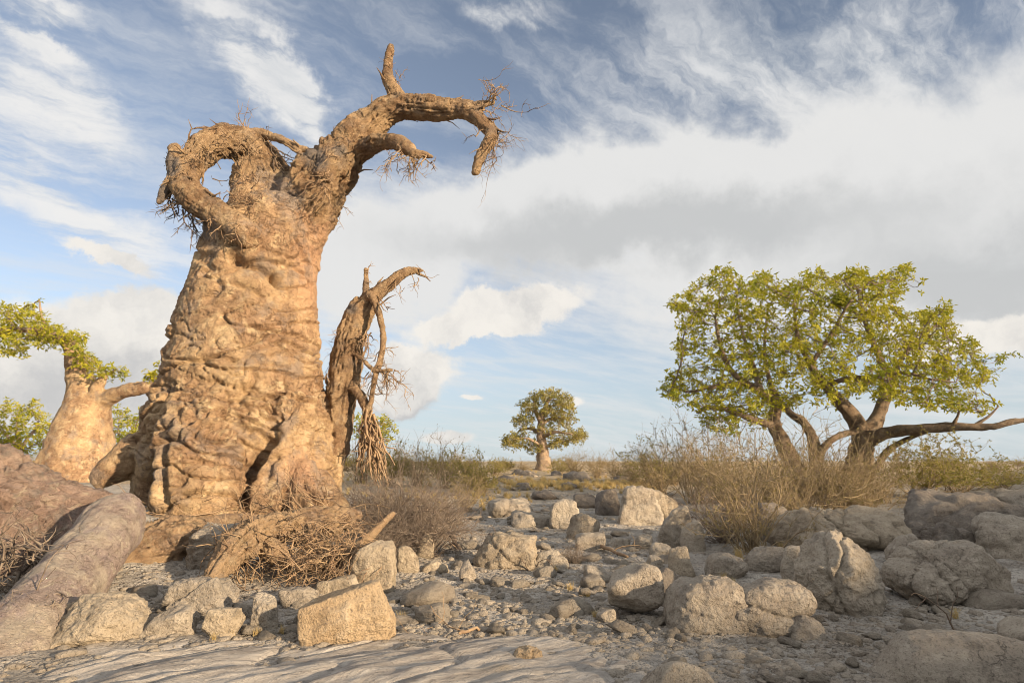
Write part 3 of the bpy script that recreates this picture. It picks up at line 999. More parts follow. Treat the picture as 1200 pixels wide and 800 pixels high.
def rock_shape(seed, dims, p=14.0, nplanes=12, sub=5, rough=0.06, cracks=0, box=0.0, flat_top=0.0):
    """boulder centred on the origin: a softened polyhedron with worn, cracked faces"""
    rg = np.random.RandomState(seed)
    D_, T_ = icodirs(sub)
    n_ = rg.normal(size=(nplanes, 3))
    n_ /= np.linalg.norm(n_, axis=1)[:, None]
    hh = rg.uniform(0.74, 1.08, nplanes)
    ax = np.array([(1, 0, 0), (-1, 0, 0), (0, 1, 0), (0, -1, 0), (0, 0, 1), (0, 0, -1)], float)
    if box:
        ax = ax + rg.normal(size=ax.shape) * 0.24
        ax /= np.linalg.norm(ax, axis=1)[:, None]
        n_ = np.vstack([n_, ax])
        hh = np.concatenate([hh + box * 0.18, rg.uniform(0.74, 0.95, 6)])
    else:
        n_ = np.vstack([n_, ax])
        hh = np.concatenate([hh, np.full(6, 1.0)])
    dt = np.maximum(D_ @ n_.T, 0) / hh
    r_ = 1.0 / (np.sum(dt ** p, axis=1) ** (1.0 / p))
    V = D_ * r_[:, None]
    V /= np.abs(V).max(axis=0)
    dims = np.array(dims)
    tp = rg.uniform(0.02, 0.10) if box >= 0.7 else rg.uniform(0.08, 0.26)
    V[:, :2] *= (1 - tp * V[:, 2:3])
    V[:, 0] += rg.uniform(-0.16, 0.16) * V[:, 2]
    V[:, :2] /= np.abs(V[:, :2]).max(axis=0)
    V[:, 2] += 0.12 * rg.normal() * V[:, 0]
    V = V * dims / 2
    s = float(np.mean(dims))
    q = V / s
    o = rg.uniform(-50, 50, 3)
    k = 1.1 * fbm(q * 2.0 + o, 4) + 0.38 * ridge(q * np.array([3.4, 3.4, 6.5]) + o, 4, 0.6) + 0.30 * fbm(q * 13 + o, 3, 0.6)
    V = V + D_ * (k * rough * s)[:, None]
    for _ in range(cracks):
        c = rg.normal(size=3) * np.array([1, 0.6, 0.8])
        c /= np.linalg.norm(c)
        dist = q @ c - rg.uniform(-0.16, 0.16) + 0.06 * fbm(q * 3 + o + _, 3)
        V = V * (1 - 0.09 * np.exp(-(dist / 0.018) ** 2) - 0.045 * np.exp(-(dist / 0.075) ** 2) + 0.02 * np.sign(dist))[:, None]
    return V, T_


def rockmat(name, c1, c2, c3, lichen=0.35):
    m, t, b = pmat(name, 0.9, 0.15)
    info = t.n('ShaderNodeObjectInfo')
    rnd = info.outputs['Random']
    v = t.vm('ADD', coords(t), t.comb(t.m('MULTIPLY', rnd, 90), t.m('MULTIPLY', rnd, 57), 3.0))
    n1 = t.noise(v, 1.6, 7, 0.62)
    n2 = t.noise(v, 7.0, 8, 0.68)
    n3 = t.noise(v, 55.0, 5, 0.65)
    col = t.mix(t.mr(n1, 0.36, 0.64), c1, c2)
    col = t.mix(t.mr(n2, 0.50, 0.66, 0, 0.9), col, c3)
    col = t.mix(t.mr(n2, 0.46, 0.34, 0, 0.7), col, tuple(x * 0.55 for x in c2))
    col = t.mix(t.mr(t.noise(v, 3.1, 6, 0.7), 0.55, 0.68, 0, lichen), col, (0.20, 0.195, 0.18))
    col = t.mix(t.mr(n3, 0.53, 0.66, 0, 0.65), col, (0.13, 0.115, 0.10))
    col = t.mix(t.mr(n3, 0.42, 0.25, 0, 0.45), col, tuple(min(x * 1.35, 0.75) for x in c1))
    col = t.mix(1.0, col, t.mix(rnd, (0.88, 0.86, 0.84), (1.08, 1.05, 1.0)), 'MULTIPLY')
    fis = t.noise(t.vm('ADD', v, t.vm('SCALE', t.noise(v, 2.5, 4, color=True), scale=0.35)), 2.6, 5, 0.55)
    line = t.m('MULTIPLY', t.mr(t.m('ABSOLUTE', t.m('SUBTRACT', fis, 0.5)), 0.007, 0.0), t.mr(n1, 0.52, 0.60))
    col = t.mix(t.m('MULTIPLY', line, 0.5), col, (0.10, 0.085, 0.07))
    t.put(b.inputs['Base Color'], col)
    h = t.m('ADD', t.m('ADD', t.m('MULTIPLY', n2, 1.2), t.m('MULTIPLY', n3, 0.32)), t.m('MULTIPLY', line, -0.2))
    t.put(b.inputs['Normal'], t.bump(h, 1.0, 0.08))
    return m


M['granite'] = rockmat('grey_granite', (0.43, 0.39, 0.335), (0.36, 0.32, 0.275), (0.50, 0.455, 0.395))
M['tanrock'] = rockmat('tan_granite', (0.46, 0.40, 0.32), (0.38, 0.325, 0.255), (0.53, 0.465, 0.37), 0.3)
M['ochre'] = rockmat('ochre_granite', (0.50, 0.395, 0.275), (0.42, 0.32, 0.215), (0.55, 0.455, 0.34), 0.25)
M['darkrock'] = rockmat('dark_granite', (0.25, 0.225, 0.20), (0.19, 0.17, 0.155), (0.33, 0.29, 0.25))


def rock(l, r_, top, bot, seed, label, mat='granite', name='boulder', cat='rock', depth=0.85, sink=0.32, rot=0.0, tilt=0.0, grp=None, yfix=None, **kw):
    cx = (l + r_) / 2.0
    g = G(cx, bot - 1) if yfix is None else W(cx, bot, yfix)
    sc0 = np.linalg.norm(W(cx + 1, bot, g[1]) - W(cx, bot, g[1]))
    dpt = (r_ - l) * sc0 * depth
    yc = g[1] + dpt * 0.36
    sc1 = np.linalg.norm(W(cx + 1, bot, yc) - W(cx, bot, yc))
    wd = (r_ - l) * sc1 * 0.97
    dpt = wd * depth
    x = float(W(cx, bot, yc)[0])
    zt = float(W(cx, top, yc - dpt * 0.1)[2])
    zg = min(float(g[2]), gz1(x, yc)) if yfix is None else gz1(x, yc)
    zb = zg - sink * (zt - zg)
    V, T_ = rock_shape(seed, (wd, dpt, zt - zb), **kw)
    if rot or tilt:
        Mx = np.array(Matrix.Rotation(R(rot), 3, 'Z') @ Matrix.Rotation(R(tilt), 3, 'Y'))
        V = V @ Mx.T
    o = link(name, mk_mesh(name, V + np.array([0, 0, (zt - zb) / 2]), None, T_), M[mat], loc=(x, float(yc), zb))
    return tag(o, label, cat, grp)


# stones at the foot of the great tree
rock(52, 182, 694, 757, 101, 'long low tan slab stone below the big grey fallen log', 'tanrock', depth=0.7, box=0.6, p=14, tilt=-8, cracks=0, sub=6)
rock(185, 282, 676, 724, 102, 'broad flat-topped grey stone under the tip of the curved dead branch', 'granite', depth=0.9, box=0.8, p=18, tilt=6, cracks=1, sub=6)
rock(170, 230, 711, 747, 103, 'low brownish stone wedged below the broad flat-topped stone', 'granite', depth=0.8, p=16, nplanes=10)
rock(237, 281, 711, 748, 104, 'small square stone block with warm front face', 'tanrock', depth=0.8, box=1.0, p=30)
rock(294, 326, 697, 740, 105, 'upright grey stone block beside the square block', 'granite', depth=0.9, box=1.0, p=24)
rock(279, 297, 705, 727, 106, 'small rounded stone squeezed between two blocks', 'granite', depth=0.9, p=10, sub=4)
rock(205, 292, 615, 690, 107, 'large smooth blue-grey stone leaning against the foot of the great tree', 'granite', depth=0.5, box=0.7, p=14, tilt=-8, yfix=7.35, sub=6)
rock(342, 462, 691, 755, 108, 'large wedge-shaped ochre block with sunlit front and grey top', 'ochre', depth=0.5, box=1.0, p=40, tilt=-9, rough=0.035, cracks=0, sub=6)
rock(326, 372, 683, 712, 109, 'flat grey stone behind the ochre wedge block', 'granite', depth=0.8, box=1.0, p=20, sub=4)
rock(372, 424, 674, 700, 110, 'flat brownish stone under the dead branch twigs', 'tanrock', depth=0.8, box=1.0, p=20, sub=4)
rock(410, 463, 636, 694, 111, 'pale tan boulder crossed by dead twigs', 'tanrock', depth=0.85, p=14, nplanes=10)
rock(464, 491, 639, 674, 112, 'upright tan stone beside the pale tan boulder', 'tanrock', depth=0.8, p=12, sub=4)
rock(492, 525, 656, 673, 113, 'short loaf-shaped tan stone with rounded end', 'tanrock', depth=0.7, p=9, sub=4)
rock(536, 558, 656, 682, 114, 'small dark block with one pale side at the foot of the leaning stick', 'granite', depth=0.8, box=1.0, p=30, sub=4)
rock(488, 508, 625, 655, 115, 'narrow pointed stone standing in the dry brush', 'tanrock', depth=0.6, p=18, sub=4, tilt=10)
rock(553, 640, 627, 668, 116, 'wide cracked boulder split into segments at the edge of the stony path', 'tanrock', depth=0.6, p=14, cracks=3, box=0.6)
rock(612, 667, 647, 669, 117, 'low slab continuing the cracked boulder', 'granite', depth=0.6, p=16, box=1.0, sub=4)
rock(602, 637, 757, 779, 118, 'single lumpy orange-tan stone lying on the bare rock slab', 'ochre', name='stone', depth=0.8, p=9, sub=5, sink=0.08, rough=0.09, cracks=1)
# right bank
rock(709, 776, 660, 724, 120, 'rounded grey boulder standing alone on the path', 'granite', depth=0.9, p=10, nplanes=12, sink=0.06, cracks=0, rough=0.035)
rock(780, 884, 666, 741, 3121, 'big smooth dome boulder right of the lone rounded boulder', 'granite', depth=0.85, p=4, nplanes=6, cracks=0, sink=0.2, sub=6, rough=0.045)
rock(850, 960, 680, 744, 3122, 'low rounded boulder with a grass tuft growing at its foot', 'granite', depth=0.75, p=4, nplanes=6, cracks=1, sink=0.25, sub=6, rough=0.045)
rock(926, 1040, 627, 722, 123, 'largest boulder, blocky with a deeply grooved top', 'granite', depth=0.8, p=9, nplanes=10, cracks=3, sink=0.15, sub=6)
rock(918, 950, 640, 690, 124, 'two-lobed grey stone pressed against the largest boulder', 'granite', depth=0.8, p=9, cracks=2, sub=4)
rock(1049, 1150, 634, 708, 125, 'broad dome boulder crossed by diagonal cracks', 'granite', depth=0.8, p=9, nplanes=9, cracks=3, sink=0.2, sub=6)
rock(1136, 1186, 640, 708, 126, 'upright blocky boulder behind the cracked dome boulder', 'granite', depth=0.8, box=1.0, p=16, cracks=1)
rock(912, 1054, 592, 650, 1127, 'wide golden boulder with knobbly sunlit top under the dry bush', 'tanrock', depth=0.8, p=8, nplanes=8, cracks=5, sink=0.25, sub=6)
rock(1040, 1084, 626, 664, 128, 'small grey boulder in the gap between two large boulders', 'granite', depth=0.8, p=12, sub=4)
rock(1060, 1215, 575, 636, 1129, 'long dark sloping slab of rock below the olive bush', 'darkrock', depth=0.6, box=1.0, p=15, tilt=9, cracks=2)
rock(1085, 1150, 612, 650, 130, 'dark ribbed rock beneath the long sloping slab', 'darkrock', depth=0.7, box=0.8, p=14, cracks=3)
rock(1150, 1230, 600, 656, 131, 'grey block at the lower end of the long sloping slab', 'granite', depth=0.8, box=1.0, p=14, cracks=2)
rock(1130, 1240, 576, 600, 132, 'flat pale ledge behind the long sloping slab', 'granite', depth=0.8, box=1.0, p=18, cracks=1)
rock(1175, 1230, 728, 760, 133, 'low flat stone at the end of the dark fallen stick', 'granite', depth=0.9, p=12, sub=4)
rock(926, 970, 722, 752, 134, 'rough low stone beside the grass tuft', 'granite', depth=0.9, p=12, sub=4, cracks=1)
rock(870, 924, 641, 672, 135, 'grey stone with flat shoulders behind the low rounded boulder', 'granite', depth=0.8, p=16, nplanes=10, cracks=1)
rock(828, 876, 650, 678, 136, 'pale peaked stone behind the big smooth dome boulder', 'granite', depth=0.8, p=18, nplanes=9)
rock(722, 777, 569, 617, 137, 'tall smooth boulder with vertical streaks at the top of the bank', 'granite', depth=0.7, p=11, nplanes=8, cracks=1, sink=0.15)
rock(697, 728, 574, 605, 138, 'dark boulder against the left side of the tall smooth boulder', 'darkrock', depth=0.8, p=10, sub=4)
rock(756, 800, 578, 612, 139, 'sunlit broken rock just right of the tall smooth boulder', 'tanrock', depth=0.8, p=16, cracks=2)
rock(771, 813, 597, 642, 140, 'egg-shaped grey boulder leaning into the dry bush', 'granite', depth=0.8, p=9, nplanes=8, tilt=-12)
rock(798, 826, 611, 647, 141, 'narrow boulder half hidden by the dry bush', 'granite', depth=0.8, p=10, sub=4)
rock(762, 788, 635, 655, 142, 'small grey stone below the egg-shaped boulder', 'granite', depth=0.9, p=14, sub=4, nplanes=9)
rock(780, 813, 642, 674, 143, 'pale angular stone beside the rounded lone boulder', 'tanrock', depth=0.9, p=18, sub=4, nplanes=9)
rock(757, 778, 651, 668, 144, 'small flat stone between the pale angular stone and the lone boulder', 'granite', depth=0.9, p=14, sub=4, nplanes=9)
rock(762, 799, 666, 700, 145, 'dark weathered stone tucked behind the lone boulder', 'darkrock', depth=0.9, p=14, sub=4)
rock(876, 944, 592, 636, 146, 'dark boulder in the shade of the dry bush', 'darkrock', depth=0.8, p=10, sub=4, cracks=1)
rock(697, 725, 713, 731, 147, 'small pale stone in front of the lone boulder', 'granite', name='stone', depth=0.9, p=16, sub=4, nplanes=9)
rock(645, 681, 587, 620, 148, 'peaked pale rock in the middle of the stony path', 'granite', depth=0.9, p=18, nplanes=8)
rock(664, 705, 603, 633, 149, 'brownish rock with sloping top beside the peaked pale rock', 'tanrock', depth=0.9, p=16, nplanes=9)
rock(672, 710, 625, 647, 150, 'flat-topped rock below the sloping brownish rock', 'granite', depth=0.9, box=1.0, p=18, sub=4)
rock(640, 669, 650, 669, 151, 'low block between the cracked boulder and the path', 'granite', depth=0.9, box=1.0, p=18, sub=4)
rock(684, 714, 664, 683, 152, 'flat pale stone left of the lone boulder', 'granite', depth=0.9, p=16, sub=4, nplanes=9)
rock(742, 767, 625, 644, 153, 'rounded small stone at the foot of the bank', 'granite', depth=0.9, p=10, sub=4)
rock(711, 744, 631, 642, 154, 'thin flat stone lying across the path', 'granite', depth=0.7, box=1.0, p=18, sub=4)
rock(565, 628, 585, 606, 155, 'wide flat ledge of grey rock across the path', 'granite', depth=1.1, box=1.0, p=14, cracks=2, sink=0.5)
rock(595, 650, 600, 618, 156, 'lower ledge of grey rock below the wide flat ledge', 'granite', depth=1.0, box=1.0, p=14, cracks=1, sink=0.5)
rock(618, 655, 574, 587, 157, 'dark low rock beside the golden grass strip', 'darkrock', depth=1.0, p=12, sub=4)
rock(668, 702, 578, 596, 158, 'dark humped rock left of the pair of tall boulders', 'darkrock', depth=0.9, p=12, sub=4)
# low stones round the far baobab and along the skyline
for k, (l, r_, tp, bt) in enumerate([(600, 628, 551, 558), (644, 660, 552, 558), (660, 694, 554, 564), (700, 712, 553, 559), (718, 748, 557, 564), (580, 600, 558, 564),
                                     (545, 572, 558, 569), (600, 622, 566, 575), (655, 676, 566, 573)]):
    rock(l, r_, tp, bt, 200 + k, 'low weathered rock in the rubble around the distant baobab', 'darkrock', name='stone', depth=0.8, p=14, sub=3, sink=0.5, rough=0.12, grp='rubble around the distant baobab')
# right foreground slab
rock(985, 1260, 746, 806, 160, 'long low smooth slab of grey bedrock with the dark stick lying behind it', 'granite', depth=0.45, p=9, nplanes=8, sink=0.7, rough=0.02, sub=6)
rock(740, 850, 772, 830, 161, 'low hump of pale bedrock breaking through the sand', 'granite', depth=0.6, p=8, nplanes=8, sink=0.9, rough=0.02)

# bare rock slab in the foreground
sl = [G(x_, y_) for (x_, y_) in [(10, 806), (90, 752), (140, 744), (205, 748), (300, 748), (345, 757), (470, 741), (560, 742), (640, 746), (720, 757), (775, 780), (800, 812)]]
m, t, b = pmat('bedrock', 0.9, 0.2)
v = coords(t)
sv = t.mapping(t.vm('ADD', v, t.vm('SCALE', t.noise(v, 1.3, 4, color=True), scale=0.35)), (0, 0, 0), (0, 0, R(38)), (2.6, 0.42, 1.0))
n1 = t.noise(sv, 1.6, 8, 0.65)
n2 = t.noise(sv, 7.0, 8, 0.7)
n3 = t.noise(v, 48.0, 5, 0.7)
col = t.mix(t.mr(n1, 0.38, 0.60), (0.30, 0.27, 0.245), (0.47, 0.43, 0.385))
col = t.mix(t.mr(n2, 0.50, 0.64, 0, 0.8), col, (0.56, 0.52, 0.47))
col = t.mix(t.mr(n2, 0.46, 0.34, 0, 0.8), col, (0.20, 0.18, 0.165))
col = t.mix(t.mr(t.noise(v, 1.1, 6, 0.65), 0.55, 0.66, 0, 0.6), col, (0.40, 0.33, 0.24))
col = t.mix(t.mr(n3, 0.54, 0.68, 0, 0.6), col, (0.14, 0.125, 0.11))
t.put(b.inputs['Base Color'], col)
t.put(b.inputs['Normal'], t.bump(t.m('ADD', t.m('ADD', t.m('MULTIPLY', n1, 0.9), t.m('MULTIPLY', n2, 0.7)), t.m('MULTIPLY', n3, 0.25)), 1.0, 0.07))
M['slab'] = m
poly = np.array([[p[0], p[1]] for p in sl] + [[1.3, 2.4], [-1.5, 1.9], [-3.6, 2.4]])


def sdf_poly(x, y, pg):
    d = np.full(x.shape, 1e9)
    ins = np.zeros(x.shape, bool)
    n_ = len(pg)
    for i_ in range(n_):
        a, b_ = pg[i_], pg[(i_ + 1) % n_]
        e = b_ - a
        t_ = np.clip(((x - a[0]) * e[0] + (y - a[1]) * e[1]) / (e @ e), 0, 1)
        d = np.minimum(d, np.hypot(x - a[0] - t_ * e[0], y - a[1] - t_ * e[1]))
        c_ = ((a[1] > y) != (b_[1] > y)) & (x < (b_[0] - a[0]) * (y - a[1]) / (b_[1] - a[1] + 1e-12) + a[0])
        ins ^= c_
    return np.where(ins, d, -d)


xs = np.arange(-5.2, 2.2, 0.022)
ys = np.arange(1.7, 6.2, 0.022)
X, Y = np.meshgrid(xs, ys)
sd = sdf_poly(X.ravel(), Y.ravel(), poly)
P = np.column_stack([X.ravel(), Y.ravel(), np.zeros(X.size)])
sd = sd + 0.10 * fbm(P * 1.7 + 4, 4)
rotP = np.column_stack([P[:, 0] * 0.75 + P[:, 1] * 0.66, -P[:, 0] * 0.66 + P[:, 1] * 0.75, P[:, 2]])
lay_ = ridge(rotP * np.array([0.55, 2.6, 1.0]) + 2.0, 4)
ck = np.exp(-(pn(rotP * np.array([0.5, 1.4, 1]) + 8) / 0.02) ** 2)
Z = Hs(P[:, 0], P[:, 1]) + 0.13 * sst(-0.03, 0.12, sd) + 0.10 * sst(0.1, 1.2, sd) - 0.13 + 0.05 * fbm(P * 0.7 + 1, 3) * sst(0, 0.3, sd) + 0.03 * lay_ * sst(0, 0.2, sd) - 0.035 * ck + 0.006 * fbm(P * 8, 3)
Z = Z - 0.25 * sst(-0.02, -0.3, sd)
nx, ny = len(xs), len(ys)
i_, j_ = np.meshgrid(np.arange(ny - 1), np.arange(nx - 1), indexing='ij')
SQ = np.stack([i_ * nx + j_, i_ * nx + j_ + 1, (i_ + 1) * nx + j_ + 1, (i_ + 1) * nx + j_], -1).reshape(-1, 4)
keep = (sd[SQ] > -0.32).any(axis=1)
SQ = SQ[keep]
ids, inv = np.unique(SQ, return_inverse=True)
tag(link('bedrock_slab', mk_mesh('bedrock_slab', np.column_stack([X.ravel(), Y.ravel(), Z])[ids], inv.reshape(-1, 4)), M['slab']), kind='structure')

# loose stones: shapes shared between many
stone_me = []
for k in range(9):
    V, T_ = rock_shape(300 + k, (1.0, 0.85, 0.62), p=[10, 18, 26][k % 3], nplanes=9, sub=3, rough=0.05, box=[0, 1.0, 0.5][k % 3])
    me = mk_mesh('stone', V + np.array([0, 0, 0.2]), None, T_, True)
    stone_me.append(me)
rng = np.random.RandomState(21)


def pick_px():
    u_ = rng.rand()
    if u_ < 0.5:
        return rng.uniform(470, 800), rng.uniform(600, 742)
    if u_ < 0.72:
        return rng.uniform(780, 1200), rng.uniform(700, 800)
    if u_ < 0.88:
        return rng.uniform(520, 780), rng.uniform(566, 610)
    return rng.uniform(130, 470), rng.uniform(690, 752)


for k in range(290):
    px, py = pick_px()
    g = G(px, py)
    s = float(np.clip(np.exp(rng.normal(-2.0, 0.45)), 0.06, 0.36)) * (1 + 0.03 * g[1])
    src = stone_me[k % 9]
    o = link('stone', src, M['granite'], loc=(float(g[0]), float(g[1]), gz1(g[0], g[1]) - 0.06 * s))
    o.scale = (s * rng.uniform(0.8, 1.4), s * rng.uniform(0.8, 1.3), s * rng.uniform(0.4, 0.95))
    o.rotation_euler = (rng.normal() * 0.15, rng.normal() * 0.15, rng.uniform(0, 6.28))
    tag(o, 'small loose grey-beige stone scattered over the sandy path', 'stone', 'loose stones on the path')
grv = MB()
peb = [rock_shape(400 + k, (1.0, 0.8, 0.6), p=16, nplanes=8, sub=2, rough=0.03) for k in range(5)]
for k in range(7500):
    px, py = (pick_px() if rng.rand() < 0.75 else (rng.uniform(0, 1200), rng.uniform(640, 800)))
    d = ray(px, py)
    if d[2] > -0.02:
        continue
    y = -1.4 / d[2] * d[1]
    x = d[0] * y / d[1]
    s = float(np.clip(np.exp(rng.normal(-3.35, 0.5)), 0.015, 0.11)) * (1 + 0.05 * y)
    a = rng.uniform(0, 6.28)
    V, T_ = peb[k % 5]
    V = V * np.array([rng.uniform(0.8, 1.5), 1, rng.uniform(0.5, 1)]) * s
    V = np.column_stack([V[:, 0] * math.cos(a) - V[:, 1] * math.sin(a), V[:, 0] * math.sin(a) + V[:, 1] * math.cos(a), V[:, 2]])
    grv.add(V + np.array([x, y, 0.0]), None, T_)
V, Q, T = grv.arrays()
nv = len(peb[0][0])
cen = V.reshape(-1, nv, 3).mean(axis=1)
zz = Hg(cen[:, 0], cen[:, 1])
V[:, 2] += np.repeat(zz, nv)
tag(link('gravel', mk_mesh('gravel', V, None, T), M['granite']), 'fine grey gravel strewn over the sandy ground', 'gravel', kind='stuff')

# ------------------------------------------------------------------ fallen wood
def px_pts(pts):
    P = np.array([W(p[0], p[1], p[2]) for p in pts])
    rad = np.array([p[3] / 2.0 * np.linalg.norm(W(p[0] + 1, p[1], p[2]) - W(p[0], p[1], p[2])) for p in pts])
    return P, rad


def deadlog(name, label, tubes, mat, voxel=0.03, amp=1.0, seed=0.0, tear=0.0, fine=0.25):
    mb = MB()
    loc_src = []
    for pts in tubes:
        P, rad = resample(*px_pts(pts), 5)
        mb.add(*tube(P, rad, 20, rough=0.12, seed=seed))
        loc_src.append((P, rad))
    V, Q = remesh(mb, voxel)
    V = vsmooth(V, Q, 4)
    N_ = vnormals(V, Q)
    best_ = np.full(len(V), 1e9)
    lc = np.zeros((len(V), 3))
    lr = np.ones(len(V))
    for si, (P, rad) in enumerate(loc_src):
        tn = np.gradient(P, axis=0)
        tn /= np.linalg.norm(tn, axis=1)[:, None]
        arc = np.concatenate([[0], np.cumsum(np.linalg.norm(np.diff(P, axis=0), axis=1))])
        for q, rq, tq, sq in zip(P, rad, tn, arc):
            dv = V - q
            d = np.linalg.norm(dv, axis=1) - rq
            s_ = d < best_
            best_[s_] = d[s_]
            ax = dv[s_] @ tq
            pr = dv[s_] - ax[:, None] * tq
            pr /= np.linalg.norm(pr, axis=1)[:, None] + 1e-6
            lc[s_] = pr * 2.6 + (sq + ax)[:, None] * np.array([0.5, 0.4, 0.6]) + si * 3.7
            lr[s_] = rq
    D_ = amp * lr * (0.20 * fbm(V * 1.3 + seed, 3) + 0.035 * ridge(lc * 1.2 + seed, 3) - 0.08 * np.exp(-(pn(lc * 1.2 + 5 + seed) / 0.05) ** 2) + 0.025 * ridge(V * 4 + seed, 3) + fine * (0.10 * ridge(lc * 2.2 + seed, 3, 0.6) + 0.08 * fbm(V * 9 + seed, 3)))
    D_ -= tear * lr * np.maximum(0, fbm(lc * 1.8 + 9, 3)) * 0.5
    V = V + N_ * D_[:, None]
    P0 = loc_src[0][0]
    bx, by = float(P0[:, 0].mean()), float(P0[:, 1].mean())
    root = thing(name, (bx, by, gz1(bx, by)), label, 'log')
    part('wood', (V, Q, None), mat, root)
    return root


rng = np.random.RandomState(8)
lg = deadlog('fallen_log', 'thick smooth grey-purple fallen baobab log with rounded upper end', [[(150, 594, 7.1, 40), (134, 612, 6.9, 60), (108, 646, 6.45, 72), (74, 692, 5.9, 80), (36, 742, 5.35, 90), (-16, 806, 4.85, 102), (-86, 880, 4.4, 112)]],
             M['log'], 0.028, 0.8, 3.0)
tw = MB()
for k in range(26):
    p = W(rng.uniform(15, 70), rng.uniform(690, 750), 5.3 + rng.uniform(-0.1, 0.1))
    twig(tw, p, (rng.normal(), -0.6, rng.normal() * 0.6), rng.uniform(0.2, 0.5), rng.uniform(0.004, 0.010), 1, rng, 0.5, 0.02)
part('rootlets', tw, M['twig_grey'], lg, 'stuff')
lg = deadlog('fallen_log', 'massive pinkish fallen trunk with torn fibrous end lying beside the grey-purple log',
             [[(-140, 590, 8.2, 150), (-60, 596, 7.9, 140), (0, 600, 7.7, 122), (45, 606, 7.5, 92), (84, 600, 7.5, 66), (112, 592, 7.5, 40), (132, 588, 7.5, 22)],
              [(-90, 620, 7.3, 120), (-20, 650, 7.0, 116), (30, 672, 6.8, 84), (58, 690, 6.7, 50)], [(60, 600, 7.4, 50), (84, 622, 7.2, 44), (92, 646, 7.0, 30)]],
             M['pinklog'], 0.028, 1.2, 8.0, 0.35, 0.3)
tw = MB()
for k in range(90):
    p = W(rng.uniform(-5, 62), rng.uniform(640, 722), 6.35 + rng.uniform(-0.3, 0.2))
    twig(tw, p, (rng.normal(), -0.4 + rng.normal() * 0.4, rng.normal() * 0.7), rng.uniform(0.3, 0.8), rng.uniform(0.008, 0.024), 1, rng, 0.55, 0.03)
part('rootlets', tw, M['twig_grey'], lg, 'stuff')
deadlog('log_section', 'short tan weathered log section lying under the blue-grey stone', [[(122, 684, 7.2, 44), (146, 668, 7.4, 62), (180, 654, 7.65, 68), (210, 642, 7.9, 60), (236, 632, 8.1, 40)]], M['tanlog'], 0.024, 1.3, 5.0, 0.3, 1.0)
deadlog('log_section', 'low half-buried root slab stretching along the foot of the great tree', [[(150, 616, 8.9, 12), (180, 613, 9.0, 17), (230, 612, 9.05, 14), (290, 609, 9.1, 15), (325, 611, 9.1, 8)]], M['tanlog'], 0.028, 1.0, 7.0)
lg = deadlog('dead_branch', 'arched dead branch with peeling bark and hanging twigs among the stones',
             [[(420, 602, 8.6, 10), (392, 610, 8.2, 22), (350, 613, 7.8, 27), (312, 622, 7.4, 29), (282, 637, 7.0, 28), (262, 659, 6.7, 23), (250, 681, 6.5, 16), (243, 701, 6.35, 8)],
              [(346, 616, 7.8, 22), (372, 640, 7.7, 16), (392, 652, 7.7, 12), (420, 640, 7.9, 9), (440, 622, 8.0, 7), (462, 600, 8.1, 5)],
              [(300, 628, 7.3, 20), (330, 652, 7.2, 18), (370, 662, 7.3, 14), (396, 664, 7.4, 8)]], M['tanlog'], 0.018, 1.5, 2.0, 0.8, 1.8)
tw = MB()
ar = [(400, 612, 8.5), (375, 622, 8.1), (350, 622, 8.0), (325, 628, 7.8), (300, 636, 7.6), (282, 648, 7.4), (345, 645, 7.7), (375, 655, 7.7), (400, 645, 7.8), (395, 665, 7.6), (420, 640, 7.8)]
for k in range(230):
    a = ar[k % len(ar)]
    p = W(a[0] + rng.normal() * 8, a[1] + rng.normal() * 5, a[2] - 0.3 + rng.uniform(-0.2, 0.1))
    twig(tw, p, (rng.normal() * 0.9, -0.5 + rng.normal() * 0.4, -0.35 + rng.normal() * 0.4), rng.uniform(0.25, 0.75), rng.uniform(0.005, 0.013), 1, rng, 0.4, 0.05)
part('twigs', tw, M['twig_tan'], lg, 'stuff')


def stick(name, label, pts, mat, seed, kids=4):
    P, rad = resample(*px_pts(pts), 4)
    rg = np.random.RandomState(seed)
    b0 = P[len(P) // 2]
    root = thing(name, (float(b0[0]), float(b0[1]), gz1(b0[0], b0[1])), label, 'stick')
    mb = MB()
    mb.add(*tube(P + rg.normal(size=P.shape) * 0.01, rad, 8, rough=0.3, seed=seed))
    part('stick', mb, mat, root)
    for _ in range(kids):
        mb = MB()
        i0 = rg.randint(2, len(P) - 1)
        twig(mb, P[i0], (rg.normal(), rg.normal() * 0.5, 0.4 + rg.normal() * 0.5), rg.uniform(0.2, 0.5), rad[i0] * 0.45, 1, rg, 0.35, 0.02)
        part('side_twig', mb, mat, root)


stick('dead_stick', 'dark stick leaning from the dry brush down to the path', [(494, 584, 11.6, 5), (512, 604, 11.2, 6), (530, 630, 10.6, 6), (546, 654, 10.0, 6), (558, 674, 9.3, 5)], M['twig_dark'], 4)
stick('dead_stick', 'crooked dark root lying below the cracked boulder', [(574, 628, 10.4, 5), (581, 650, 9.9, 6), (592, 668, 9.2, 6), (612, 676, 8.7, 5), (640, 678, 8.6, 4)], M['twig_dark'], 5)
stick('dead_stick', 'forked dark stick lying flat on the sand behind the bedrock slab', [(1118, 748, 5.55, 6), (1140, 750, 5.5, 6), (1166, 748, 5.55, 6), (1186, 738, 5.8, 5), (1202, 728, 6.0, 4)], M['twig_dark'], 6)
stick('dead_stick', 'pale dry stick lying in the gravel of the path', [(535, 742, 5.6, 4), (548, 739, 5.65, 4), (562, 737, 5.7, 3)], M['twig_tan'], 7, 2)
stick('dead_stick', 'thin bleached stick among the stones below the tall boulder', [(700, 636, 10.6, 4), (718, 646, 10.0, 4), (735, 652, 9.6, 3)], M['twig_tan'], 9, 2)

# ------------------------------------------------------------------ trees in leaf
def in_poly(px, py, pg):
    pg = np.array(pg, float)
    return sdf_poly(px, py, pg) > 0


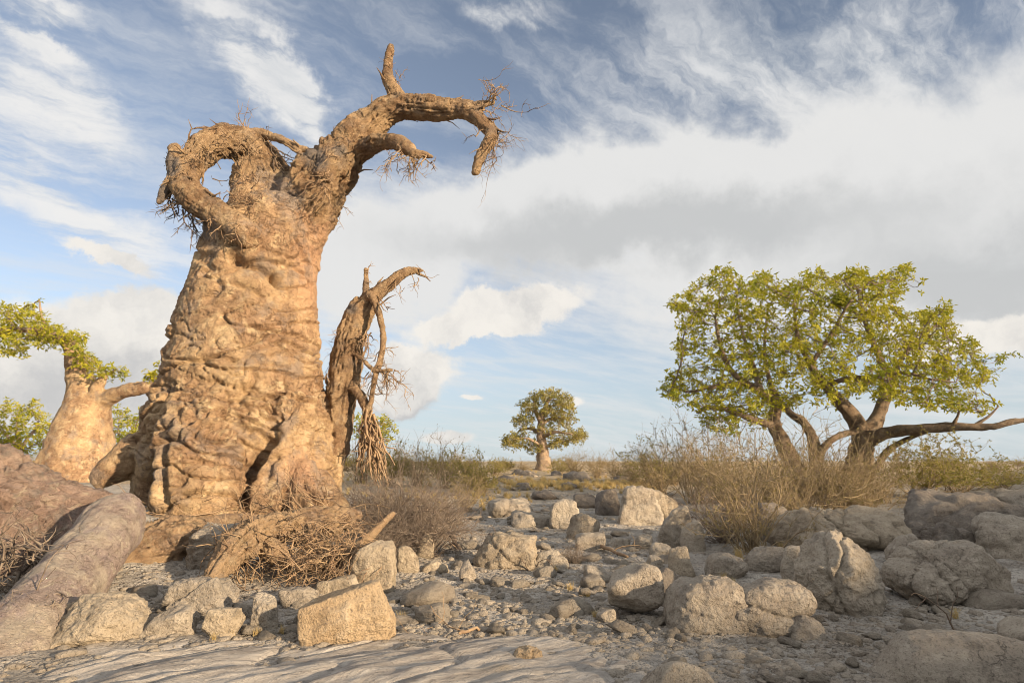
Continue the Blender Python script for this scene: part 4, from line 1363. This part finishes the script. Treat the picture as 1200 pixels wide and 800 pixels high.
def grow(nodes, parents, att, step, kill, infl, iters, rng, up=0.0):
    """space colonisation: shoots grow from the limbs towards the crown's growing points"""
    N_ = [np.array(n_, float) for n_ in nodes]
    par = list(parents)
    att = np.array(att)
    pos = np.array(N_)
    ad = np.full(len(att), 1e9)
    an = np.zeros(len(att), int)
    new_from = 0
    for it in range(iters):
        newp = pos[new_from:]
        if len(newp) == 0 or len(att) == 0:
            break
        for c0 in range(0, len(newp), 400):
            blk = newp[c0:c0 + 400]
            d = np.linalg.norm(att[:, None, :] - blk[None], axis=2)
            j_ = d.argmin(axis=1)
            dm = d[np.arange(len(att)), j_]
            b_ = dm < ad
            ad[b_] = dm[b_]
            an[b_] = new_from + c0 + j_[b_]
        keep = ad > kill
        att, ad, an = att[keep], ad[keep], an[keep]
        act = ad < infl
        if not act.any():
            break
        new_from = len(pos)
        dirs = att[act] - pos[an[act]]
        dirs /= np.linalg.norm(dirs, axis=1)[:, None]
        u_, inv = np.unique(an[act], return_inverse=True)
        S = np.stack([np.bincount(inv, dirs[:, k]) for k in range(3)], 1)
        S /= np.linalg.norm(S, axis=1)[:, None] + 1e-6
        S = S + rng.normal(size=S.shape) * 0.22 + np.array([0, 0, up])
        S /= np.linalg.norm(S, axis=1)[:, None]
        newpos = pos[u_] + S * step
        pos = np.vstack([pos, newpos])
        par += list(u_)
    return pos, np.array(par)


def radii(pos, par, r0, e, fixed):
    n_ = len(pos)
    acc = np.zeros(n_)
    has = np.zeros(n_, bool)
    r_ = np.zeros(n_)
    for i_ in range(n_ - 1, -1, -1):
        r_[i_] = (acc[i_] ** (1 / e)) if has[i_] else r0
        if i_ in fixed:
            r_[i_] = max(fixed[i_], 0.0)
        p_ = par[i_]
        if p_ >= 0:
            acc[p_] += r_[i_] ** e
            has[p_] = True
    return r_, ~has


def chains(pos, par, r_, start=0):
    """split the branching graph into smooth runs"""
    n_ = len(pos)
    best = {}
    for i_ in range(n_):
        p_ = par[i_]
        if p_ >= 0 and (p_ not in best or r_[i_] > r_[best[p_]]):
            best[p_] = i_
    for i_ in range(n_):
        p_ = par[i_]
        if p_ < 0 or best[p_] != i_:
            ch = ([p_] if p_ >= 0 else []) + [i_]
            k = i_
            while k in best:
                k = best[k]
                ch.append(k)
            if len(ch) > 1:
                rr_ = r_[ch].copy()
                if p_ >= 0:
                    rr_[0] = min(rr_[0], rr_[1] * 1.25)
                yield np.array(ch), pos[ch], rr_


def leaves(centres, rng, n_leaf, size, normal_up=0.6, width=0.36, jitter=0.1):
    """rosettes of pointed leaflets"""
    C = np.repeat(np.asarray(centres), n_leaf, axis=0)
    n_ = len(C)
    cl = np.repeat(np.arange(len(centres)), n_leaf)
    nr = rng.normal(size=(len(centres), 3)) * 0.55 + np.array([0.15, -0.15, normal_up])
    nr /= np.linalg.norm(nr, axis=1)[:, None]
    nr = nr[cl]
    d = rng.normal(size=(n_, 3))
    d -= (d * nr).sum(1)[:, None] * nr * 0.8
    d /= np.linalg.norm(d, axis=1)[:, None]
    s = np.cross(d, nr)
    s /= np.linalg.norm(s, axis=1)[:, None] + 1e-6
    L = size * rng.uniform(0.6, 1.25, n_)[:, None]
    C = C + rng.normal(size=C.shape) * jitter * size
    a = C
    b_ = C + d * L * 0.55 + s * L * width * 0.5 + nr * L * 0.06
    c_ = C + d * L - nr * L * 0.10
    e = C + d * L * 0.55 - s * L * width * 0.5 + nr * L * 0.06
    V = np.stack([a, b_, c_, e], 1).reshape(-1, 3)
    Q = np.arange(n_ * 4).reshape(-1, 4)
    return V, Q


def limbs_to_graph(limbs, per=4):
    """limbs: list of (parent limb index or -1, pixel points with width). Joined to the nearest node of the parent."""
    pos, par, fix = [], [], {}
    lists = []
    for (pi, pts) in limbs:
        P, rad = resample(*px_pts(pts), per)
        idx = []
        prev = -1
        if pi >= 0:
            cand = lists[pi]
            prev = min(cand, key=lambda q: np.linalg.norm(pos[q] - P[0]))
        for p, r_ in zip(P, rad):
            pos.append(p)
            par.append(prev)
            prev = len(pos) - 1
            fix[prev] = r_
            idx.append(prev)
        lists.append(idx)
    return pos, par, fix


def leafy_tree(name, label, limbs, att, leafm, step, kill, infl, r0, e, leaf_n, leaf_size, per_tip, seed, cat='tree', group=None, wood='fine', along=2, voxel=None, tubes_seg=6, minseg=4, normal_up=0.6, droop=0.0, wscale=1.0):
    rg = np.random.RandomState(seed)
    pos, par, fix = limbs_to_graph(limbs)
    nf = len(pos)
    fix = {k_: v_ * (1.0 if wscale == 1.0 else (wscale if v_ > 0.28 else wscale * (0.62 + 0.38 * v_ / 0.28))) for k_, v_ in fix.items()}
    pos, par = grow(pos, par, att, step, kill, infl, 140, rg, -droop)
    r_, tip = radii(pos, par, r0, e, fix)
    b0 = pos[0]
    root = thing(name, (float(b0[0]), float(b0[1]), gz1(b0[0], b0[1])), label, cat, group)
    trunk, br = MB(), MB()
    for ch, P, rr_ in chains(pos, par, r_):
        big = rr_.max() > r0 * 9
        sg = 14 if big else (tubes_seg if rr_.max() > r0 * 3 else minseg)
        (trunk if ch[-1] < nf or (big and ch[1] < nf) else br).add(*tube(P, rr_, sg, rough=0.34 if big else 0.0, seed=seed))
    part('trunk', trunk, M[wood], root)
    if br.n:
        part('branches', br, M[wood], root, 'stuff')
    thin = np.where((r_ < r0 * 2.2) & (np.arange(len(pos)) >= nf))[0]
    tips = np.where(tip & (np.arange(len(pos)) >= nf))[0]
    cs = [pos[tips] + rg.normal(size=(len(tips), 3)) * leaf_size * 0.5 for _ in range(per_tip)]
    for _ in range(along):
        cs.append(pos[thin] + rg.normal(size=(len(thin), 3)) * leaf_size * 0.8)
    cs = np.concatenate(cs)
    V, Q = leaves(cs, rg, leaf_n, leaf_size, normal_up)
    part('crown', (V, Q, None), M[leafm], root, 'stuff', False)
    return root


def sample_px(pg, n, rg, yc, half, cx, hw, top_bias=1.0, gap=-9.0):
    """points in a crown: outline in the photo, its own depth in metres"""
    pg_ = np.array(pg, float)
    lo, hi = pg_.min(0), pg_.max(0)
    out = []
    while len(out) < n:
        q = rg.uniform(lo, hi, size=(n, 2))
        q = q[in_poly(q[:, 0], q[:, 1], pg)]
        for a in q:
            if rg.rand() > top_bias + (1 - top_bias) * (hi[1] - a[1]) / (hi[1] - lo[1]):
                continue
            k = math.sqrt(max(0.04, 1 - ((a[0] - cx) / hw) ** 2))
            out.append(W(a[0], a[1], yc + rg.uniform(-1, 1) * half * k))
    out = np.array(out[:n])
    return out[fbm(out * np.array([0.75, 0.75, 1.3]) + 30, 2) > gap]


rg = np.random.RandomState(31)
# --- the spreading green baobab on the right
YR = 19.5
limbs = [
    (-1, [(950, 596, YR, 34), (940, 570, YR, 28), (930, 545, YR, 25), (918, 520, YR, 22), (907, 497, YR, 19), (909, 474, YR, 17), (895, 462, YR, 15), (872, 447, YR - .3, 12), (856, 433, YR - .5, 10), (844, 405, YR - .8, 7), (838, 372, YR - 1, 5)]),
    (-1, [(958, 596, YR - .2, 30), (958, 565, YR - .2, 22), (955, 530, YR - .3, 19), (951, 510, YR - .2, 16), (940, 493, YR, 14), (926, 484, YR + .4, 12), (905, 455, YR + 1.2, 9), (896, 410, YR + 2, 6), (900, 360, YR + 2.5, 4)]),
    (-1, [(1006, 590, YR, 44), (1004, 560, YR, 38), (1008, 535, YR, 34), (1011, 515, YR, 32), (1002, 492, YR, 24), (984, 470, YR - .2, 18), (966, 450, YR - .4, 15), (950, 427, YR - .8, 11), (935, 395, YR - 1.2, 8), (930, 350, YR - 1.6, 5)]),
    (2, [(1012, 512, YR, 26), (1028, 490, YR + .3, 20), (1037, 466, YR + .6, 17), (1045, 443, YR + 1, 13), (1034, 425, YR + 1.3, 11), (1015, 380, YR + 1.8, 8), (1005, 340, YR + 2, 5)]),
    (2, [(1013, 517, YR, 26), (1036, 508, YR - .6, 19), (1073, 503, YR - 1.2, 17), (1120, 500, YR - 1.8, 15), (1150, 500, YR - 2.1, 13), (1168, 499, YR - 2.3, 12), (1186, 494, YR - 2.4, 11), (1204, 492, YR - 2.5, 8)]),
    (2, [(1010, 570, YR - .2, 22), (1026, 548, YR - .5, 13), (1042, 526, YR - .7, 11), (1069, 512, YR - 1.0, 8), (1092, 504, YR - 1.4, 6)]),
    (0, [(907, 497, YR, 16), (887, 493, YR - .5, 12), (862, 483, YR - 1, 10), (845, 478, YR - 1.3, 9), (831, 478, YR - 1.6, 7), (817, 483, YR - 1.8, 5)]),
    (0, [(874, 448, YR - .3, 9), (853, 450, YR - .7, 8), (830, 454, YR - 1, 7), (808, 459, YR - 1.2, 5), (788, 453, YR - 1.4, 3)]),
    (1, [(957, 535, YR - .3, 16), (973, 516, YR - .6, 12), (990, 508, YR - .5, 11), (1004, 506, YR - .2, 9)]),
    (2, [(968, 452, YR - .4, 11), (990, 444, YR - .9, 9), (1030, 440, YR - 1.4, 8), (1062, 437, YR - 1.7, 7), (1090, 444, YR - 1.9, 5), (1120, 448, YR - 2, 3)]),
    (3, [(1044, 440, YR + 1, 10), (1060, 415, YR + 1, 8), (1080, 395, YR + 1, 6), (1105, 375, YR + 1, 4)]),
    (2, [(950, 427, YR - .8, 9), (975, 390, YR - 1.2, 7), (995, 355, YR - 1.6, 5), (1020, 330, YR - 1.8, 3)]),
    (0, [(893, 461, YR, 11), (880, 420, YR + .5, 8), (868, 380, YR + 1, 5), (862, 340, YR + 1.2, 3)]),
    (4, [(1116, 501, YR - 1.8, 9), (1122, 488, YR - 1.9, 5), (1128, 478, YR - 2, 4), (1150, 482, YR - 2, 2)]),
    (4, [(1140, 500, YR - 2, 8), (1158, 488, YR - 2.1, 5), (1170, 476, YR - 2.2, 3)]),
]
outline = [(768, 462), (780, 440), (795, 425), (786, 395), (800, 378), (780, 362), (795, 340), (820, 326), (852, 308), (870, 325), (900, 316), (915, 335), (940, 322), (952, 312), (975, 322),
           (1000, 312), (1030, 322), (1066, 304), (1064, 332), (1048, 352), (1064, 372), (1085, 362), (1112, 350), (1122, 372), (1125, 395), (1150, 400), (1158, 425), (1176, 432), (1152, 452), (1138, 468), (1168, 474), (1150, 488),
           (1108, 482), (1070, 478), (1044, 470), (1010, 462), (985, 472), (950, 468), (925, 478), (880, 500), (850, 512), (820, 500), (812, 480), (790, 470)]
att = np.vstack([sample_px(outline, 5200, rg, YR, 4.4, 970, 215, 0.62, -0.09), sample_px([(1165, 415), (1198, 405), (1198, 418), (1170, 430)], 6, rg, YR - 1, 0.4, 1180, 60)])
leafy_tree('baobab_tree', 'wide spreading green-leaved baobab with several leaning stems behind the boulders', limbs, att, 'leaf', 0.18, 0.22, 3.0, 0.008, 2.25, 7, 0.135, 2, 5, along=1, wood='treebark', wscale=0.78)

# --- distant baobab standing alone
YF = 52.0
limbs = [(-1, [(637, 556, YF, 26), (637, 545, YF, 21), (636, 530, YF, 17), (634, 512, YF, 13), (634, 498, YF, 10), (636, 486, YF, 8), (640, 474, YF, 6), (646, 466, YF, 4)]),
         (0, [(634, 494, YF, 8), (628, 482, YF, 6), (626, 470, YF, 4)]), (0, [(634, 508, YF, 8), (622, 502, YF + 1, 5), (610, 503, YF + 1.5, 4)]),
         (0, [(635, 512, YF, 7), (650, 506, YF - 1, 5), (668, 508, YF - 1.5, 3)]), (0, [(634, 496, YF, 6), (648, 490, YF + 1, 5), (664, 491, YF + 1, 3)]),
         (0, [(636, 524, YF, 6), (620, 514, YF - 1, 4), (606, 514, YF - 1, 3)]), (0, [(636, 526, YF, 5), (652, 518, YF + 1, 4), (666, 516, YF + 1, 3)])]
atts = []
for (cx, cy, rx, ry, n_) in [(644, 464, 27, 9, 150), (622, 476, 14, 10, 70), (664, 472, 12, 7, 50), (615, 492, 14, 9, 70), (660, 492, 18, 8, 80), (674, 510, 16, 11, 110), (604, 516, 18, 11, 130), (626, 524, 14, 8, 60), (655, 518, 14, 9, 60), (660, 482, 16, 9, 90), (640, 480, 16, 8, 60), (640, 500, 20, 8, 50)]:
    for _ in range(n_):
        u_ = rg.normal(size=3)
        u_ = u_ / np.linalg.norm(u_) * rg.rand() ** 0.4
        atts.append(W(cx + rx * u_[0], cy + ry * u_[1], YF + 2.4 * u_[2]))
leafy_tree('baobab_tree', 'small distant baobab standing alone on the plain with layered dark green crown', limbs, np.array(atts), 'leaf_dark', 0.26, 0.32, 4.0, 0.012, 2.3, 6, 0.22, 2, 6, along=2, wscale=0.8)

# --- baobab on the left behind the fallen trunk
YL = 27.0
mbt2 = MB()
rows2 = [(572, 44, 132), (555, 48, 131), (535, 54, 130), (515, 62, 129), (495, 70, 127), (478, 77, 124), (466, 80, 118), (452, 82, 112), (440, 82, 108)]
P = np.array([(W(l, y_, YL) + W(r_, y_, YL)) / 2 for (y_, l, r_) in rows2])
rad = np.array([(W(r_, y_, YL)[0] - W(l, y_, YL)[0]) / 2 for (y_, l, r_) in rows2])
mbt2.add(*tube(P, rad, 28, per=4))
for pts in ([(96, 470, YL, 24), (92, 450, YL, 24), (90, 430, YL, 22), (86, 412, YL, 19), (78, 400, YL - .2, 14), (62, 392, YL - .4, 11), (40, 388, YL - .6, 9), (15, 386, YL - .8, 7), (-15, 392, YL - 1, 5)],
            [(112, 480, YL, 28), (122, 468, YL - .2, 20), (138, 461, YL - .5, 16), (158, 456, YL - .8, 14), (178, 453, YL - 1, 13), (194, 452, YL - 1.1, 11)], [(106, 478, YL - .2, 16), (112, 460, YL - .4, 12), (118, 448, YL - .5, 8), (124, 440, YL - .5, 5)]):
    P, rad = resample(*px_pts(pts), 4)
    mbt2.add(*tube(P, rad, 14, rough=0.1))
V, Q = remesh(mbt2, 0.06)
V = vsmooth(V, Q, 4)
N_ = vnormals(V, Q)
V = V + N_ * (0.09 * fbm(V * 0.9 + 4, 4) + 0.03 * ridge(V * np.array([2, 2, 3.5]), 3))[:, None]
limbs = [(-1, [(92, 430, YL, 8), (86, 412, YL, 8), (78, 400, YL - .2, 7), (62, 392, YL - .4, 7), (40, 388, YL - .6, 6), (15, 386, YL - .8, 5), (-15, 392, YL - 1, 4)]),
         (-1, [(178, 453, YL - 1, 5), (188, 446, YL - 1, 4), (196, 436, YL - 1, 3)]), (-1, [(118, 448, YL - .5, 4), (124, 440, YL - .5, 4), (134, 434, YL - .5, 3)]),
         (0, [(60, 392, YL - .4, 4), (50, 375, YL - .4, 3), (46, 352, YL - .4, 2)])]
att = np.vstack([sample_px([(-20, 362), (0, 358), (25, 362), (45, 370), (60, 380), (85, 385), (102, 396), (100, 412), (118, 425), (125, 440), (100, 436), (84, 420), (70, 404), (40, 405), (20, 418), (-20, 414)], 420, rg, YL - .4, 1.6, 50, 95),
                 sample_px([(108, 432), (128, 426), (150, 432), (152, 442), (125, 448)], 34, rg, YL - .6, 0.5, 130, 30), sample_px([(160, 440), (186, 418), (206, 410), (206, 436), (182, 448)], 40, rg, YL - 1, 0.5, 185, 30)])
lb = leafy_tree('baobab_tree', 'stout leaning baobab with leafy arching limb behind the massive fallen trunk', limbs, att, 'leaf', 0.22, 0.28, 2.4, 0.011, 2.25, 6, 0.19, 2, 7, along=2)
V -= np.array(lb.location)
link('bole', mk_mesh('bole', V, Q), M['bark'], lb)

# --- round-crowned trees farther back
def round_tree(label, cx, base, top, half_w, y, seed, n_=260, leafm='leaf', size=0.2, mid=0.45):
    rr = np.random.RandomState(seed)
    cy = top + (base - top) * mid
    lm = [(-1, [(cx, base + 4, y, half_w * 0.16), (cx + 2, (base + cy) / 2, y, half_w * 0.13), (cx - 2, cy, y, half_w * 0.08)]),
          (0, [(cx + 2, (base + cy) / 2, y, half_w * 0.1), (cx + half_w * 0.35, cy, y + .4, half_w * 0.06)]), (0, [(cx + 2, (base + cy) / 2, y, half_w * 0.1), (cx - half_w * 0.4, cy, y - .4, half_w * 0.06)])]
    pts = []
    sc = y / F
    for _ in range(n_):
        u_ = rr.normal(size=3)
        u_ = u_ / np.linalg.norm(u_) * rr.rand() ** 0.35
        u_[1] *= 1 + 0.2 * math.sin(u_[0] * 7 + seed)
        pts.append(W(cx + half_w * u_[0], cy + (cy - top) * u_[1] * (1.0 if u_[1] < 0 else 0.75), y + half_w * sc * u_[2]))
    return leafy_tree('leafy_tree', label, lm, np.array(pts), leafm, 0.26, 0.36, 3.5, 0.012, 2.3, 5, size, 2, seed, along=1)


round_tree('rounded green tree showing behind the broken second stem', 437, 528, 484, 30, 42, 41, 460, 'leaf', 0.26)
round_tree('bushy green tree left of the stout leaning baobab', 22, 545, 468, 44, 36, 42, 900, 'leaf', 0.22, 0.5)
round_tree('bushy green tree between the leaning baobab and the great trunk', 158, 545, 476, 42, 37, 43, 800, 'leaf', 0.22, 0.5)


# ------------------------------------------------------------------ shrubs and grass
def shrub_meshes(seed, stems, h, spread, leaf_n, leaf_size, depth=2, rad=0.010, kids=(3, 4)):
    rr = np.random.RandomState(seed)
    mb = MB()
    for k in range(stems):
        a = rr.uniform(0, 6.28)
        e_ = rr.uniform(0.15, 1.0) * spread
        d = (math.cos(a) * e_, math.sin(a) * e_, 1.0)
        twig(mb, (rr.normal() * 0.08, rr.normal() * 0.08, -0.05), d, h * rr.uniform(0.6, 1.05), rad * rr.uniform(0.6, 1.3), depth, rr, 0.22, 0.0, 4, kids, 0.75, 5, 0.6)
    V, Q, T = mb.arrays()
    V[:, 2] = np.maximum(V[:, 2], -0.05)
    tw_ = mk_mesh('twigs', V, Q, T)
    lf = None
    if leaf_n:
        hi = V[V[:, 2] > h * 0.22]
        c_ = hi[rr.randint(0, len(hi), leaf_n)]
        LV, LQ = leaves(c_, rr, 3, leaf_size, 0.4)
        lf = mk_mesh('leaves', LV, LQ, None, False)
    return tw_, lf


SH = {
    'dry': [shrub_meshes(60 + k, 34, 1.0, 1.0, 1100, 0.028) for k in range(3)],
    'bare': [shrub_meshes(70 + k, 60, 1.0, 1.5, 0, 0, 2, 0.010) for k in range(2)],
    'olive': [shrub_meshes(80 + k, 26, 1.0, 1.1, 2600, 0.042) for k in range(3)],
}
for v_ in SH.values():
    for a, b_ in v_:
        pass
SM = {'dry': ('twig_shrub', 'leaf_dry'), 'bare': ('twig_grey', None), 'olive': ('twig_shrub', 'leaf_dark')}
cnt = 0


def shrub(px, py, hpx, wpx, kind, label, grp=None, y=None):
    global cnt
    cnt += 1
    g = G(px, py) if y is None else W(px, py, y)
    yy = float(g[1])
    sc = np.linalg.norm(W(px + 1, py, yy) - W(px, py, yy))
    h, wd = hpx * sc, wpx * sc
    ms = SH[kind]
    a, b_ = ms[cnt % len(ms)]
    zz = gz1(g[0], yy)
    root = thing('dry_shrub' if kind != 'olive' else 'leafy_shrub', (float(g[0]), yy, zz - 0.02), label, 'shrub', grp)
    root.scale = (wd / 1.75, wd / 1.75, h / 1.05)
    root.rotation_euler = (0, 0, cnt * 2.1)
    o = link('twigs', a, M[SM[kind][0]], root)
    o['kind'] = 'stuff'
    if b_ is not None:
        o = link('leaves', b_, M[SM[kind][1]], root)
        o['kind'] = 'stuff'
    return root


gb = 'dry bushes along the right bank'
shrub(885, 648, 112, 150, 'dry', 'big tangled dry bush standing over the dark boulder and egg-shaped boulder')
shrub(850, 636, 70, 100, 'bare', 'bare grey bush in front of the narrow half-hidden boulder')
shrub(960, 606, 90, 120, 'dry', 'dry tan bush rising behind the wide golden boulder')
shrub(1015, 606, 66, 90, 'dry', 'dry bush at the foot of the green baobab stems')
shrub(905, 600, 84, 130, 'dry', 'dry bush under the left stems of the green baobab')
shrub(815, 590, 74, 110, 'dry', 'russet dry bush left of the green baobab')
shrub(775, 580, 62, 90, 'dry', 'thin dry bush behind the tall smooth boulder')
shrub(845, 585, 80, 110, 'dry', 'dense dry bush just left of the green baobab stems')
shrub(1080, 584, 72, 110, 'olive', 'olive green bush below the long bare limb of the green baobab')
shrub(1035, 590, 56, 80, 'dry', 'straw-coloured bush in front of the olive green bush')
shrub(1125, 580, 58, 100, 'olive', 'olive bush above the long dark sloping slab')
shrub(1172, 574, 34, 80, 'olive', 'low olive bush beside the pale ledge')
shrub(1110, 640, 36, 60, 'bare', 'low bare brush between the dark slab and the cracked dome boulder')
shrub(940, 590, 60, 90, 'bare', 'grey bare bush between the green baobab stems')
shrub(985, 604, 78, 110, 'dry', 'dry bush crowding the central stems of the green baobab')
shrub(930, 612, 66, 100, 'dry', 'pale dry bush spilling over the dark shaded boulder')
shrub(866, 608, 80, 100, 'dry', 'upright dry bush behind the egg-shaped boulder')
# bushes across the middle distance
gm = 'bushes across the middle distance'
for (px, py, h, wd, kd) in [(420, 566, 46, 60, 'dry'), (455, 568, 50, 66, 'olive'), (490, 570, 44, 60, 'dry'), (520, 572, 46, 60, 'dry'), (548, 576, 44, 60, 'olive'), (563, 580, 40, 54, 'olive'),
                            (470, 556, 30, 50, 'dry'), (510, 556, 26, 44, 'olive'), (535, 554, 22, 40, 'dry'), (580, 557, 20, 36, 'olive'), (405, 552, 24, 40, 'olive'), (440, 551, 24, 44, 'dry')]:
    shrub(px, py, h, wd, kd, 'straw and olive bush in the scrub between the great tree and distant baobab', gm)
for (px, py, h, wd, kd) in [(655, 556, 20, 34, 'olive'), (675, 558, 26, 44, 'dry'), (700, 560, 24, 40, 'dry'), (722, 562, 26, 46, 'dry'), (745, 566, 34, 50, 'dry'), (765, 570, 44, 60, 'olive'), (612, 552, 12, 26, 'dry'), (595, 550, 12, 24, 'olive'),
                            (790, 568, 44, 70, 'dry'), (820, 568, 44, 70, 'dry')]:
    shrub(px, py, h, wd, kd, 'low dry bush in the belt between distant baobab and green baobab', 'bushes in the belt right of the distant baobab')
for (px, py, h, wd, kd) in [(10, 560, 34, 70, 'olive'), (40, 556, 26, 50, 'dry'), (140, 556, 30, 60, 'olive')]:
    shrub(px, py, h, wd, kd, 'low green scrub round the foot of the stout leaning baobab', 'scrub round the leaning baobab')
rng = np.random.RandomState(15)
for k in range(34):
    px = rng.uniform(395, 770) if k < 24 else (rng.uniform(1100, 1200) if k < 30 else rng.uniform(0, 150))
    shrub(px, rng.uniform(545.5, 550), rng.uniform(7, 14), rng.uniform(16, 34), ['dry', 'olive', 'dry'][k % 3], 'tiny far-off bush on the skyline of the plain', 'far bushes on the skyline')
# grey brush heap right of the great tree
for (px, py, h, wd, kd, lab) in [(455, 640, 80, 120, 'bare', 'grey heap of dead brush piled against the right side of the great tree'), (500, 650, 74, 110, 'bare', 'dead brush tumbling down beside the leaning dark stick'),
                                 (430, 620, 66, 90, 'bare', 'thin dead brush at the foot of the hanging tangle'), (478, 640, 96, 90, 'bare', 'tall dry stalks rising out of the dead brush heap'),
                                 (520, 628, 60, 80, 'bare', 'brown dry brush behind the leaning dark stick'), (548, 600, 40, 60, 'dry', 'yellowish dry bush at the near edge of the scrub'),
                                 (476, 622, 62, 130, 'bare', 'wide tangle of grey twigs behind the dead brush heap'), (440, 656, 50, 100, 'bare', 'grey twigs sprawling over the pale tan boulder')]:
    shrub(px, py, h, wd, kd, lab)
shrub(672, 660, 26, 40, 'bare', 'small dark thorny bush among stones in the middle of the path')


def tuft_mesh(seed, blades=60, h=1.0):
    rr = np.random.RandomState(seed)
    Vs, Qs = [], []
    for k in range(blades):
        a = rr.uniform(0, 6.28)
        lean = rr.uniform(0.1, 0.8)
        b0 = np.array([rr.normal() * 0.12, rr.normal() * 0.12, -0.03])
        d = np.array([math.cos(a) * lean, math.sin(a) * lean, 1.0])
        L = h * rr.uniform(0.5, 1.0)
        s = np.array([-math.sin(a), math.cos(a), 0]) * 0.014
        m_ = b0 + d * L * 0.55
        e_ = b0 + d * L * 0.9 + np.array([math.cos(a), math.sin(a), -0.4]) * lean * L * 0.25
        i0 = len(Vs)
        Vs += [b0 - s, b0 + s, m_ + s * 0.8, m_ - s * 0.8, e_ + s * 0.15, e_ - s * 0.15]
        Qs += [(i0, i0 + 1, i0 + 2, i0 + 3), (i0 + 3, i0 + 2, i0 + 4, i0 + 5)]
    return mk_mesh('grass_tuft', np.array(Vs), np.array(Qs), None, False)


TU = [tuft_mesh(90 + k) for k in range(3)]


def tuft(px, py, hpx, label, grp=None, k=0):
    g = G(px, py)
    sc = np.linalg.norm(W(px + 1, py, g[1]) - W(px, py, g[1]))
    o = link('grass_tuft', TU[k % 3], M['grass'], loc=(float(g[0]), float(g[1]), gz1(g[0], g[1])))
    o.scale = (hpx * sc,) * 3
    o.rotation_euler = (0, 0, k * 1.3)
    return tag(o, label, 'grass', grp)


tuft(905, 742, 34, 'yellow-green grass tuft at the foot of the low rounded boulder')
tuft(1120, 726, 16, 'short dry tuft below the cracked dome boulder', None, 1)
rng = np.random.RandomState(77)
for k, (px, py, h) in enumerate([(455, 735, 18), (470, 728, 16), (270, 748, 16), (300, 745, 14), (195, 742, 14), (250, 750, 12), (330, 742, 12)]):
    tuft(px, py, h, 'withered grass tuft between the stones below the great tree', 'withered tufts below the great tree', k)
for k in range(16):
    tuft(rng.uniform(1080, 1160) if k % 2 else rng.uniform(860, 960), rng.uniform(628, 664), rng.uniform(12, 24), 'dry grass tuft growing between the boulders of the right bank', 'dry tufts between the boulders', k)
for k in range(10):
    tuft(rng.uniform(640, 860), rng.uniform(660, 735), rng.uniform(7, 13), 'tiny dry grass tuft sprouting from the stony path', 'tiny tufts on the path', k)
# golden grass strip and far grass: too many blades to count
Vs, Qs = [], []
n0 = 0
src = [np.array([v.co[:] for v in m_.vertices]) for m_ in TU]
fq = [np.array([list(p.vertices) for p in m_.polygons]) for m_ in TU]
for k in range(900):
    if k < 520:
        px, py = rng.uniform(590, 770), rng.normal(569, 3.0)
    elif k < 700:
        px, py = rng.uniform(400, 640), rng.uniform(556, 600)
    else:
        px, py = rng.uniform(0, 1200), rng.uniform(549, 566)
    d = ray(px, py)
    g = G(px, py) if k % 1 == 0 else None
    s = rng.uniform(0.12, 0.32)
    a = rng.uniform(0, 6.28)
    V = src[k % 3] * np.array([s, s, s])
    V = np.column_stack([V[:, 0] * math.cos(a) - V[:, 1] * math.sin(a), V[:, 0] * math.sin(a) + V[:, 1] * math.cos(a), V[:, 2]]) + np.array([g[0], g[1], gz1(g[0], g[1])])
    Vs.append(V)
    Qs.append(fq[k % 3] + n0)
    n0 += len(V)
tag(link('dry_grass', mk_mesh('dry_grass', np.concatenate(Vs), np.concatenate(Qs), None, False), M['grass']), 'golden dry grass spread over the plain', 'grass', kind='stuff')
